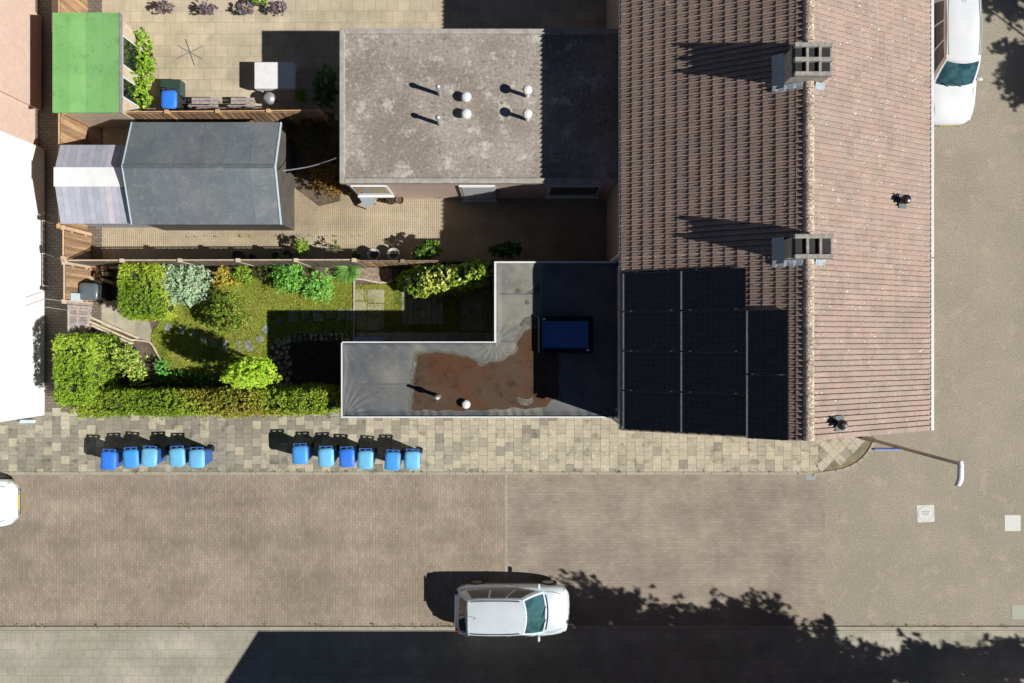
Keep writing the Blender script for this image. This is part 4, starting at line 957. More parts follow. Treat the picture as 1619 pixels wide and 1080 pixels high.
MB().box(-14.78, -12.34, 5.0, 5.62, 2.345, 2.385).build('glare_panel', M_white, gh)  # white strip paints the sun glare along the polycarbonate ridge
# green felt shed
sh = thing('garden_shed', 'flat green felt roofed shed at the top left', 'shed', (-13.8, 9, 0))
x0, y0 = W(83, 178, 2.3); x1, y1 = W(189, 20, 2.3)
MB().box(x0 + .1, x1 - .1, y0 + .1, y1 - .1, 0, 2.22).build('wall', M_woodpale, sh)
for i in range(4):
    xa, xb = x0 + (x1 - x0) * i / 4, x0 + (x1 - x0) * (i + 1) / 4 - .003; v = (1.0, 1.12, .97, .93)[i]
    MB().box(xa, xb, y0, y1, 2.221, 2.30 + .004 * (i % 2), t=(v, v, v)).build('roof_strip', M_green, sh)
MB().box(x1 + .001, x1 + .03, y0, y1, 2.15, 2.32).build('bargeboard', M_frame, sh)
for a, b in ((.25, .95), (1.3, 2.3)):
    MB().box(x1 - .098, x1 - .07, y0 + .35 + a, y0 + .35 + b, .3, 2.0).build('window_frame', M_white, sh); MB().box(x1 - .069, x1 - .06, y0 + .4 + a, y0 + .3 + b, .4, 1.9).build('pane', M_glassd, sh)
tag(MB().box(*[W(83, 0, .3)[0], W(118, 0, .3)[0]], 10.75, 12.0, 0, .35).build('raised_planter', M_conc), 'grey concrete planter above the green shed', 'planter')

# ------------------------------------------------------------------ patio items top left
x0, y0 = W(402, 140, .75); x1, y1 = W(465, 98, .75)
tb = thing('garden_table', 'white square garden table partly in the extension shadow', 'table', ((x0 + x1) / 2, (y0 + y1) / 2, .02))
MB().box(x0, x1, y0, y1, .70, .75).build('tabletop', M_white, tb, bevel=.02)
MB().box(x0 + .01, x1 - .01, y0 + .01, y1 - .01, .45, .69).build('tablecloth_skirt', M_white, tb)
for a in (x0 + .08, x1 - .08):
    for b in (y0 + .08, y1 - .08): MB().box(a - .03, a + .03, b - .03, b + .03, .02, .449).build('leg', M_white, tb)
def wheelie(name, label, lidc, bodyc, wheelc=None, group=None):
    t = thing(name, label, 'wheelie bin', (0, 0, 0), group, local=True)
    w2, d2, h = .24, .28, 1.0; R = []
    for z, s in ((.06, .80), (.5, .9), (.92, .98), (1.0, 1.0)):
        a, b = w2 * s, d2 * s; c = .05
        R.append([(-a + c, -b, z), (a - c, -b, z), (a, -b + c, z), (a, b - c, z), (a - c, b, z), (-a + c, b, z), (-a, b - c, z), (-a, -b + c, z)])
    MB().loft(R).build('body', bodyc, t, smooth=True, angle=40)
    a, b, c = w2 + .025, d2 + .03, .07
    def ring(s, z): return [((-a + c) * s, -b * s, z), ((a - c) * s, -b * s, z), (a * s, (-b + c) * s, z), (a * s, (b - c) * s, z), ((a - c) * s, b * s, z), ((-a + c) * s, b * s, z), (-a * s, (b - c) * s, z), (-a * s, (-b + c) * s, z)]
    MB().loft([ring(1, 1.0), ring(1.0, 1.03), ring(.93, 1.065), ring(.6, 1.085), ring(.3, 1.09)]).build('lid', lidc, t, smooth=True, angle=50)
    mb = MB()                                           # rear grip: a bar on three lugs with open slots
    for xx in (-.2, 0, .2): mb.box(xx - .02, xx + .02, b - .01, b + .055, .98, 1.03)
    mb.box(-.22, .22, b + .056, b + .085, .975, 1.035); mb.build('handle', bodyc, t)
    for s in (-1, 1):
        w_ = MB().tube([(s * (w2 - .06), d2 - .06, .10), (s * (w2 + .0), d2 - .06, .10)], .10, 16).build('wheel', M_rubber, t)
    return t
def pm_(n, c): return mat(n, c, tuple(k * .8 + .03 for k in c), s1=2.5, grain=.08, rough=.42, rough2=.6, spec=.4, speck=[(6, .63, .72, tuple(k * .6 + .05 for k in c))])
B_royal, B_sky, B_mid = pm_('royal_blue_lid', (.03, .20, .82)), pm_('sky_blue_lid', (.16, .52, .82)), pm_('mid_blue_lid', (.06, .34, .82))
B_body = pm_('blue_bin_body', (.03, .12, .42)); B_dark = pm_('dark_bin', (.03, .032, .036))
spots = [(173, 728, B_royal, 'royal blue lidded bin at the west end of the western row'), (208, 725, B_mid, 'mid blue lidded bin, second from the west in the western row'), (237, 723, B_sky, 'sky blue lidded bin in the middle of the western row'),
         (281, 723, B_sky, 'sky blue lidded bin across the gap, fourth in the western row'), (312, 725, B_sky, 'sky blue lidded bin at the east end of the western row'),
         (475, 719, B_mid, 'mid blue lidded bin at the west end of the eastern row'), (516, 723, B_sky, 'sky blue lidded bin, second in the eastern row'), (549, 724, B_royal, 'royal blue lidded bin, third in the eastern row'),
         (578, 727, B_sky, 'sky blue lidded bin right of the royal blue one in the eastern row'), (621, 729, B_mid, 'mid blue lidded bin, second from the east in the eastern row'), (652, 728, B_sky, 'sky blue lidded bin at the east end of the eastern row')]
protos = {}
for px, py, m_, lb in spots:
    if m_.name not in protos: t = wheelie('wheelie_bin', lb, m_, B_body, group='blue wheelie bins along the kerb'); protos[m_.name] = t
    else: t = copy_tree(protos[m_.name]); t['label'] = lb
    x, y = W(px, py, 1.05); t.location = (x, y, PZ if True else 0); t.rotation_euler = (0, 0, random.uniform(-.07, .07))
t = wheelie('wheelie_bin', 'dark slate wheelie bin with a shiny lid by the brown fence', mat('slate_lid', (.10, .125, .15), grain=.1, rough=.3, coat=.4), B_dark); x, y = W(139.5, 461, 1.07); t.location = (x, y, .03); t.rotation_euler = (0, 0, math.radians(-92)); t.scale = (1.1, 1.05, 1)
t = wheelie('wheelie_bin', 'dark green bin with a blue lid below the leafy row on the patio', B_royal, B_dark); t.location = (*W(268, 158, 1.0), .02); t['label'] = 'dark bin with a blue lid by the fence at the end of the leafy row'
x, y = W(262, 148, .5); tag(MB().box(x - .2, x + .5, y - .05, y + .5, .02, .5).build('storage_box', mat('dark_green_box', (.03, .06, .05), grain=.1, rough=.4), bevel=.02), 'dark green storage box behind the blue lidded patio bin', 'box')
x, y = W(427, 156, .55); t = thing('kettle_barbecue', 'round silver lidded kettle barbecue below the white table', 'barbecue', (x, y, .02))
MB().lathe((x, y, .55), [(.21, 0), (.20, .08), (.14, .15), (.04, .18)], 20).build('lid', M_zinc, t, smooth=True); MB().lathe((x, y, .35), [(.08, 0), (.18, .08), (.21, .19)], 20).build('bowl', M_blk, t)
for a in (0, 2.1, 4.2): MB().tube([(x + .1 * math.cos(a), y + .1 * math.sin(a), .4), (x + .25 * math.cos(a), y + .25 * math.sin(a), .02)], .014, 6).build('leg', M_blk, t)
for i, (pa, pb, lb) in enumerate([(303, 345, 'low grey slatted bench with its back to the fence, western one'), (365, 402, 'low grey slatted bench with its back to the fence, eastern one')]):
    x0, y0 = W(pa, 170, .45); x1, y1 = W(pb, 160, .45); t = thing('garden_bench', lb, 'bench', ((x0 + x1) / 2, (y0 + y1) / 2, .02), 'benches along the patio fence')
    for j in range(3): MB().box(x0, x1, y0 + j * .12, y0 + j * .12 + .1, .42, .45).build('seat_slat', mg, t)
    for j in range(2): MB().box(x0, x1, y0 - .05, y0 - .02, .55 + j * .15, .65 + j * .15).build('back_slat', mg, t)
    for xx in (x0 + .05, x1 - .1):
        MB().box(xx, xx + .05, y0, y0 + .05, .02, .419).box(xx, xx + .05, y0 + .28, y0 + .33, .02, .419).box(xx, xx + .05, y0 - .019, y0 - .001, .02, .8).build('leg', mg, t)
# parasol base / crossed frame on the patio
x, y = W(300, 82, .1); t = thing('parasol_base', 'thin crossed metal parasol foot lying on the cream patio', 'parasol base', (x, y, .02))
for a in (.45, -.5, 1.9): MB().tube([(x - .5 * math.cos(a), y - .5 * math.sin(a), .05), (x + .5 * math.cos(a), y + .5 * math.sin(a), .05)], .010, 6).build('foot_bar', M_frame, t)
# washing line from shed to extension
a, b = W(447, 270, 2.3), W(532, 250, 2.9)
pts = [(a[0] + (b[0] - a[0]) * i / 8, a[1] + (b[1] - a[1]) * i / 8, 2.3 + .6 * i / 8 - .25 * math.sin(math.pi * i / 8)) for i in range(9)]
tag(MB().tube(pts, .022, 6).build('washing_line', M_zinc), 'pale line sagging from the grey shed to the felt roofed extension', 'washing line')

# ------------------------------------------------------------------ plants of the main garden
Gy = [(.30, .40, .035), (.22, .33, .03), (.40, .46, .05), (.13, .20, .02)]
def clipwarp(P):
    P = P.copy(); return P
hedge('box_hedge', 'tall clipped light green hedge block at the west corner', 81, 143, 529, 642, 2.15, 15000, .075, [(.26, .37, .035), (.33, .44, .05), (.20, .31, .03), (.38, .47, .06)], patch=2.2, rough=.03, power=9)
P_ = [W(147, 560, 1.7)]
shrub('hedge_bulge', 'bright yellow green mound of leaves against the east side of the corner hedge', [(143, 588, 12, 22, 1.3, .55), (136, 615, 16, 16, 1.2, .5)], .07, [(.40, .48, .06), (.33, .42, .05), (.26, .35, .03)], 2600, cat='shrub')
hedge('long_hedge', 'long olive green hedge running beside the tiled pavement', 100, 541, 617, 658, 1.8, 36000, .07, [(.20, .28, .025), (.27, .34, .035), (.34, .36, .05), (.35, .26, .05), (.15, .24, .02)], patch=1.6, rough=.05, power=9, warp=lambda P: np.stack([P[:, 0], P[:, 1] * (1 - .045 * np.clip((P[:, 0] + 10) / 4, 0, 1)), P[:, 2] * (1 + .56 * np.clip((P[:, 0] + 10) / 4, 0, 1))], 1))
hedge('topiary_block', 'clipped yellow green conifer block beside the silver shrub', 181, 247, 412, 504, 1.85, 11000, .065, [(.20, .30, .025), (.28, .38, .035), (.38, .44, .05), (.44, .48, .06)], patch=2.0, rough=.03, power=6)
shrub('silver_shrub', 'round silvery pale green shrub between the topiary and the yellow plants', [(284, 444, 42, 32, .75, .6), (262, 438, 26, 28, .7, .5), (306, 452, 28, 30, .65, .5), (284, 466, 26, 16, .5, .4)], .085, [(.38, .50, .36), (.48, .60, .46), (.28, .40, .27), (.55, .66, .52)], 5200, aspect=.45, up=.5)
shrub('golden_shrub', 'loose golden yellow plant with orange tips right of the silver shrub', [(354, 437, 14, 16, .4, .35), (372, 446, 10, 8, .3, .25), (345, 448, 9, 8, .3, .25)], .07, [(.68, .52, .10), (.60, .44, .10), (.42, .46, .06), (.5, .22, .06)], 1100)
shrub('leafy_shrub', 'light green leafy plant against the fence between golden and dark plants', [(382, 432, 15, 12, .5, .4), (394, 442, 8, 7, .35, .3)], .07, [(.24, .38, .04), (.36, .46, .06), (.16, .28, .03)], 900)
shrub('dark_shrub', 'dark low plant by the fence left of the bright bushes', [(417, 431, 17, 11, .3, .28)], .06, [(.07, .10, .03), (.11, .14, .035), (.10, .07, .05)], 900)
shrub('rose_bush', 'open mid green bush with gaps and reddish shoots on the lawn', [(362, 494, 30, 27, .95, .7), (346, 505, 18, 20, .8, .55), (378, 505, 20, 17, .8, .55), (352, 474, 16, 13, .8, .55)], .075, [(.12, .22, .025), (.20, .32, .04), (.32, .40, .06), (.07, .14, .015), (.38, .22, .06)], 3400, rough=.22, lo=.35, smax=1.45)
shrub('bright_bush', 'bright green upright leaved bush by the fence, left of two', [(457, 433, 27, 25, .6, .5), (447, 445, 16, 16, .45, .35), (470, 448, 13, 14, .45, .35)], .10, [(.16, .40, .06), (.26, .52, .11), (.36, .60, .18), (.10, .28, .04)], 2000, aspect=.33, rough=.2, lo=.45)
shrub('bright_bush', 'bright green bush reaching furthest onto the lawn, right of two', [(503, 449, 26, 24, .55, .45), (507, 464, 21, 14, .4, .3), (488, 452, 12, 12, .4, .35)], .10, [(.20, .44, .08), (.30, .56, .14), (.38, .62, .2), (.12, .30, .05)], 2100, aspect=.33, rough=.2, lo=.45)
shrub('variegated_bush', 'loose yellow and green variegated bush east of the corner hedge', [(196, 562, 23, 18, .8, .55), (212, 578, 21, 19, .7, .5), (178, 552, 12, 11, .8, .4), (218, 596, 12, 12, .5, .4)], .10, [(.26, .42, .06), (.50, .55, .12), (.16, .30, .03), (.60, .58, .2)], 2300, aspect=.42, rough=.2, lo=.4)
shrub('lime_shrub', 'vivid lime green dome shrub beside the mulch bed', [(400, 589, 33, 22, 2.6, .95), (378, 596, 20, 16, 2.3, .7), (420, 588, 18, 18, 2.4, .7), (396, 600, 28, 13, 2.1, .7), (398, 590, 20, 14, 1.6, .7)], .085, [(.46, .66, .05), (.38, .58, .05), (.55, .70, .09), (.26, .42, .03)], 8200, up=.45)
shrub('small_green_shrub', 'small glossy green plant at the dark end of the lawn', [(256, 582, 10, 13, .35, .3), (264, 588, 7, 6, .3, .25)], .07, [(.08, .30, .05), (.14, .44, .09), (.2, .5, .12)], 500, mt=LEAFG)
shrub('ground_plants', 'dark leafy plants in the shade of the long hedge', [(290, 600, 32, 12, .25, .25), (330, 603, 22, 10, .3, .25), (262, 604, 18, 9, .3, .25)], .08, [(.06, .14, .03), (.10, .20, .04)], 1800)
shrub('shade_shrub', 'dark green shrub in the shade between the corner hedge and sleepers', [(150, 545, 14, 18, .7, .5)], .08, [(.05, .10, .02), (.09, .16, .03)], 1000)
hedge('laurel_hedge', 'glossy yellow green laurel hedge beside the extension', 622, 786, 411, 452, 3.12, 12000, .125, [(.30, .42, .05), (.42, .52, .08), (.20, .32, .03), (.52, .58, .14)], rough=.09, mt=LEAFG, patch=2.5, aspect=.45, power=3, warp=lambda P: np.stack([P[:, 0] - .12 * (1 - np.clip((P[:, 0] + 3.8) / 1.6, 0, 1)), P[:, 1] + (P[:, 0] + 2.2) * .05, P[:, 2] * (.29 + .71 * np.clip((P[:, 0] + 3.87) / 3.3, 0, 1))], 1))
# ornamental grass tuft: many arching blades
x, y = W(549, 424, .3); t = thing('grass_tuft', 'fountain of long bright green grass blades by the fence end', 'ornamental grass', (x, y + .02, .02)); mb = MB()
for i in range(420):
    a = random.gauss(-1.57, 1.0); L_ = random.uniform(.3, .62); w_ = .007; dx, dy = math.cos(a), math.sin(a); bx, by = x + random.uniform(-.06, .06), y + random.uniform(-.04, .06)
    pts = [(bx + dx * L_ * s * .9, by + dy * L_ * s * .9, .05 + L_ * (1.1 * s - .75 * s * s)) for s in (0, .35, .7, 1)]
    c = random.choice([(.14, .36, .06), (.22, .46, .09), (.30, .54, .14)])
    for p, q in zip(pts[:-1], pts[1:]): mb.poly([(p[0] - dy * w_, p[1] + dx * w_, p[2]), (p[0] + dy * w_, p[1] - dx * w_, p[2]), (q[0] + dy * w_ * .7, q[1] - dx * w_ * .7, q[2]), (q[0] - dy * w_ * .7, q[1] + dx * w_ * .7, q[2])], 0, c)
mb.build('foliage', LEAF, t)
# neighbour plants
shrub('yellow_green_plant', 'yellow green plant on the shaded strip above the fence', [(477, 391, 11, 12, .5, .4)], .08, [(.30, .40, .06), (.18, .28, .04)], 600)
shrub('thin_plant', 'thin pale plant on the shaded strip right of the yellow green one', [(532, 391, 9, 10, .5, .3)], .06, [(.20, .26, .12), (.10, .14, .05)], 200)
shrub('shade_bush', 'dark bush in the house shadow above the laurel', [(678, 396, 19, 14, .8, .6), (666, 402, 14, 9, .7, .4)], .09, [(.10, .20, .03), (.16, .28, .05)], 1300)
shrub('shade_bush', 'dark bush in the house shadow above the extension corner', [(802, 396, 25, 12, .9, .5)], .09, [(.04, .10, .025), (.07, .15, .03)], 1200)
shrub('russet_bush', 'russet brown bush at the corner of the neighbour extension', [(520, 285, 24, 26, .7, .5), (545, 298, 18, 13, .5, .4), (505, 268, 16, 18, .6, .4)], .08, [(.34, .14, .04), (.22, .10, .03), (.30, .27, .05), (.14, .07, .03)], 1800)
shrub('dark_climber', 'dark leafy mass between the grey shed and the felt roof', [(500, 225, 26, 30, .8, .5), (505, 190, 26, 12, .6, .4)], .08, [(.05, .07, .02), (.09, .10, .03)], 1600)
shrub('leafy_row', 'bright green leafy row beside the green felt shed', [(226, 75, 13, 26, .7, .5), (229, 115, 15, 26, .7, .5), (224, 150, 15, 22, .7, .5), (240, 104, 9, 12, .5, .4)], .10, [(.28, .42, .04), (.36, .50, .06), (.18, .30, .03)], 3000, rough=.2)
for i, (px, py, c) in enumerate([(262, 13, 'westernmost purple flowering plant in the top row'), (330, 15, 'second purple plant in the top row, thin and open'), (388, 13, 'fullest purple plant in the top row'), (440, 13, 'easternmost purple plant in the top row, with green edge')]):
    shrub('flowering_plant', c, [(px, py, 14, 10, .4, .3)], .07, [(.30, .20, .34), (.22, .15, .25), (.16, .14, .10)], 500, group='purple plants along the top edge')
for px, c in ((115, 'green tuft above the green shed'), (410, 'green plant at the very top, left of two')):
    shrub('green_plant', c, [(px, 1, 12, 6, .5, .3)], .08, [(.2, .34, .05)], 400)
shrub('round_green_plant', 'small lime plant right of the kettle barbecue', [(476, 152, 10, 10, .4, .3)], .07, [(.28, .34, .05), (.2, .28, .04)], 500)
shrub('corner_bush', 'dark green bush between the patio and the felt roofed extension', [(515, 140, 18, 30, .8, .6)], .09, [(.04, .12, .03), (.07, .16, .04)], 1800)
# stacked blocks and boards behind the dark bin
for i, (px, py, sx, sy, rz, c, lb) in enumerate([(147, 424, .26, .16, 0, (.9, .62, .52), 'reddish block in the shade by the fence, left of two'), (164, 424, .24, .16, .1, (.85, .6, .55), 'reddish block in the shade by the fence, right of two'), (166, 433, .24, .14, .05, (1.2, 1.15, .9), 'pale block on the shaded stack behind the bin'),
                                          (152, 436, .22, .14, -.2, (.8, .5, .4), 'brown block beside the pale one behind the bin'), (150, 443, .5, .1, -.5, (1.0, .95, .8), 'long thin slab lying askew behind the bin'), (168, 444, .5, .1, -.35, (.8, .78, .66), 'grey slab lying askew near the topiary'), (178, 422, .3, .12, 0, (1.2, 1.1, .9), 'pale slab at the fence foot beside the topiary')]):
    x, y = W(px, py, .3); o = MB().box(-sx / 2, sx / 2, -sy / 2, sy / 2, 0, .28, t=c).build('block', M_conc, bevel=.008); o.location = (x, y, .01); o.rotation_euler = (0, 0, rz); tag(o, lb, 'block')
P, N_ = blob_pts((*W(122, 518, .25), .2), .35, .25, .2, 300); tag(leafmesh('fallen_leaves', P, N_, .07, [(.30, .24, .18), (.2, .15, .11)], None, LEAF), 'heap of dry brown leaves below the garden gate', 'leaf heap')
pts = [(*W(160 + 8 * math.cos(a) * (1 - a / 14), 590 + 8 * math.sin(a) * (1 - a / 14), .5), .5) for a in np.linspace(0, 7.5, 26)]
tag(MB().tube([(*W(180, 586, .5), .5)] + pts, .014, 6).build('scroll_ornament', M_frame), 'thin scrolled iron ornament in the dark corner below the variegated bush', 'ornament')
for i, (px, py, L_, rz) in enumerate([(225, 600, .5, .3), (228, 608, .45, .2)]):
    x, y = W(px, py, .1); o = MB().box(-L_ / 2, L_ / 2, -.03, .03, 0, .1).build('log', M_woodpale, bevel=.01); o.location = (x, y, .0); o.rotation_euler = (0, 0, rz); tag(o, ['upper short pale log beside the variegated bush', 'lower short pale log beside the variegated bush'][i], 'log')

# ------------------------------------------------------------------ west building
WB = thing('house', 'neighbouring house with a white rendered end wall at the left edge', 'house', (-20, 2.2, 0))
MB().box(-26, -16.39, -2.58, 6.75, 0, 5.4).build('wall', M_white2, WB)
MB().loft([[(-26.2, -2.7, 5.4), (-16.2, -2.7, 5.4), (-21.2, -2.7, 8.2)], [(-26.2, 6.75, 5.4), (-16.2, 6.75, 5.4), (-21.2, 6.75, 8.2)]]).build('roof', M_tile, WB)
WB2 = thing('house', 'neighbouring house with a pale pink brick end wall at the top left edge', 'house', (-21, 11, 0))
MB().box(-26, -16.62, 6.76, 16, 0, 5.4).build('wall', M_brickpale, WB2)
MB().box(-16.619, -16.5, 8.1, 11.4, 0, 2.4).build('buttress', M_brickpale, WB2)
MB().loft([[(-26.2, 6.76, 5.4), (-16.4, 6.76, 5.4), (-21.2, 6.76, 8.2)], [(-26.2, 16, 5.4), (-16.4, 16, 5.4), (-21.2, 16, 8.2)]]).build('roof', M_tile, WB2)
x, y = W(45, 666, .1)
tag(MB().box(x - .25, x + .25, y - .06, y + .06, PZ, PZ + .14).build('gas_meter_box', mat('pale_blue_plastic', (.55, .72, .80), grain=.05, rough=.4), bevel=.02), 'pale blue plastic box at the foot of the white wall', 'box')
for i, py in enumerate((471, 484)):
    p, q = W(66, py, .9), W(98, py + 8, 1.6)
    tag(MB().tube([(-16.39, p[1], 1.2), (-15.6, p[1] - .06, 1.12), (-14.8, q[1] + .02, 1.3)], .009, 5).build('wire', M_zinc), ['upper thin wire across the dark alley to the gate post', 'lower thin wire across the dark alley to the gate'][i], 'wire')

# ------------------------------------------------------------------ street furniture
x0, y0 = 12.30, -3.36; hx, hy = W(1517, 748, 6.5)
LP = thing('street_lamp', 'tall street lamp with a curved white head at the road corner', 'street lamp', (x0, y0, 0))
MB().tube([(x0, y0, 0), (x0, y0, 1.0), (x0, y0, 1.05), (x0, y0, 6.45)], [.085, .085, .055, .045], 12).build('pole', M_metalpole, LP)
MB().tube([(x0, y0, 6.4), (x0, y0, 6.5), (hx, hy + .2, 6.55)], .03, 8).build('arm', M_metalpole, LP)
mb = MB(); R = []
for i, (yy, dx, wd) in enumerate([(.33, .02, .075), (.15, .03, .085), (0, .03, .09), (-.15, .02, .09), (-.25, -.01, .1), (-.34, -.06, .085)]):
    R.append([(hx + dx + wd * math.cos(a), hy + yy, 6.5 + .07 * math.sin(a)) for a in np.linspace(0, 2 * math.pi, 11)[:-1]])
mb.loft(R).build('lamp_head', M_white, LP, smooth=True, angle=60)
a = W(1383, 711, 2.6); b = W(1430, 712, 2.6)
sg = thing('street_sign', 'narrow blue and white street name board on the lamp post at the corner', 'sign', (b[0], b[1], 2.5))
MB().box(a[0], b[0] - .02, a[1] - .02, a[1] + .03, 2.35, 2.6).build('board', M_signblue, sg); MB().box(a[0] - .01, b[0] - .01, a[1] - .016, a[1] - .008, 2.601, 2.612).build('rim', M_white, sg)
MB().tube([(b[0] - .03, a[1], 2.5), (x0, y0, 2.5)], .015, 6).build('bracket', M_metalpole, sg)
def cover(name, label, px, py, s, rnd, rot, c=(.62, .62, .60)):
    x, y = W(px, py); t = thing(name, label, 'manhole cover', (x, y, 0), local=True, rot=rot); m_ = mat('cover_%s' % name, c, tuple(k * .88 for k in c), s1=20, grain=.15, rough=.7)
    MB().box(-s, s, -s, s, -.05, .006).build('surround', m_, t)
    if rnd:
        MB().lathe((0, 0, .0061), [(s * .92, 0), (s * .92, .003)], 32).build('ring', M_frame, t); MB().lathe((0, 0, .0095), [(s * .88, 0), (s * .88, .003)], 32).build('lid', m_, t)
        for k, yy in enumerate((.08, .02, -.04)): MB().box(-s * (.5 - .1 * k), s * (.5 - .1 * k), yy - .012, yy + .012, .0126, .016).build('cast_rib', M_frame, t)
    return t
cover('manhole_cover', 'pale square manhole cover with a round lid on the square', 1463.5, 812, .30, True, .04)
cover('manhole_cover', 'plain pale square cover at the right edge of the square', 1601, 827, .28, False, 0, (.43, .41, .39))
cover('street_gully', 'small grey gully grate at the kerb by the pavement corner', 1281, 751, .17, False, 0, (.28, .30, .32))
cover('service_cover', 'faint pale green cover near the south kerb at the right', 1611, 968, .25, False, 0, (.34, .36, .28))

Pw = []
for (xa, xb, yy, sp, k) in ((-18, 11, yN + .07, .03, 420), (-18, 18, yS + .02, .04, 500), (-14.5, -5.4, -2.62, .05, 260), (-5.4, 3.2, -2.44, .02, 120), (-18, -14.4, -4.0, .6, 60), (-14.5, 2.5, 2.78, .03, 200), (-12, -5, 3.68, .03, 120)):
    cx = RNG.uniform(xa, xb, k // 4); 
    for c in cx:
        m = RNG.integers(2, 8); Pw.append(np.stack([c + RNG.normal(size=m) * .035, yy + RNG.normal(size=m) * sp, np.full(m, PZ + .01) + RNG.uniform(0, .03, m)], 1))
Pw = np.concatenate(Pw); tag(leafmesh('weeds', Pw, unit(RNG.normal(size=(len(Pw), 3)) * .5 + np.array([0, 0, 1])), .045, [(.22, .28, .05), (.30, .32, .08), (.14, .20, .04)], None), kind='stuff')
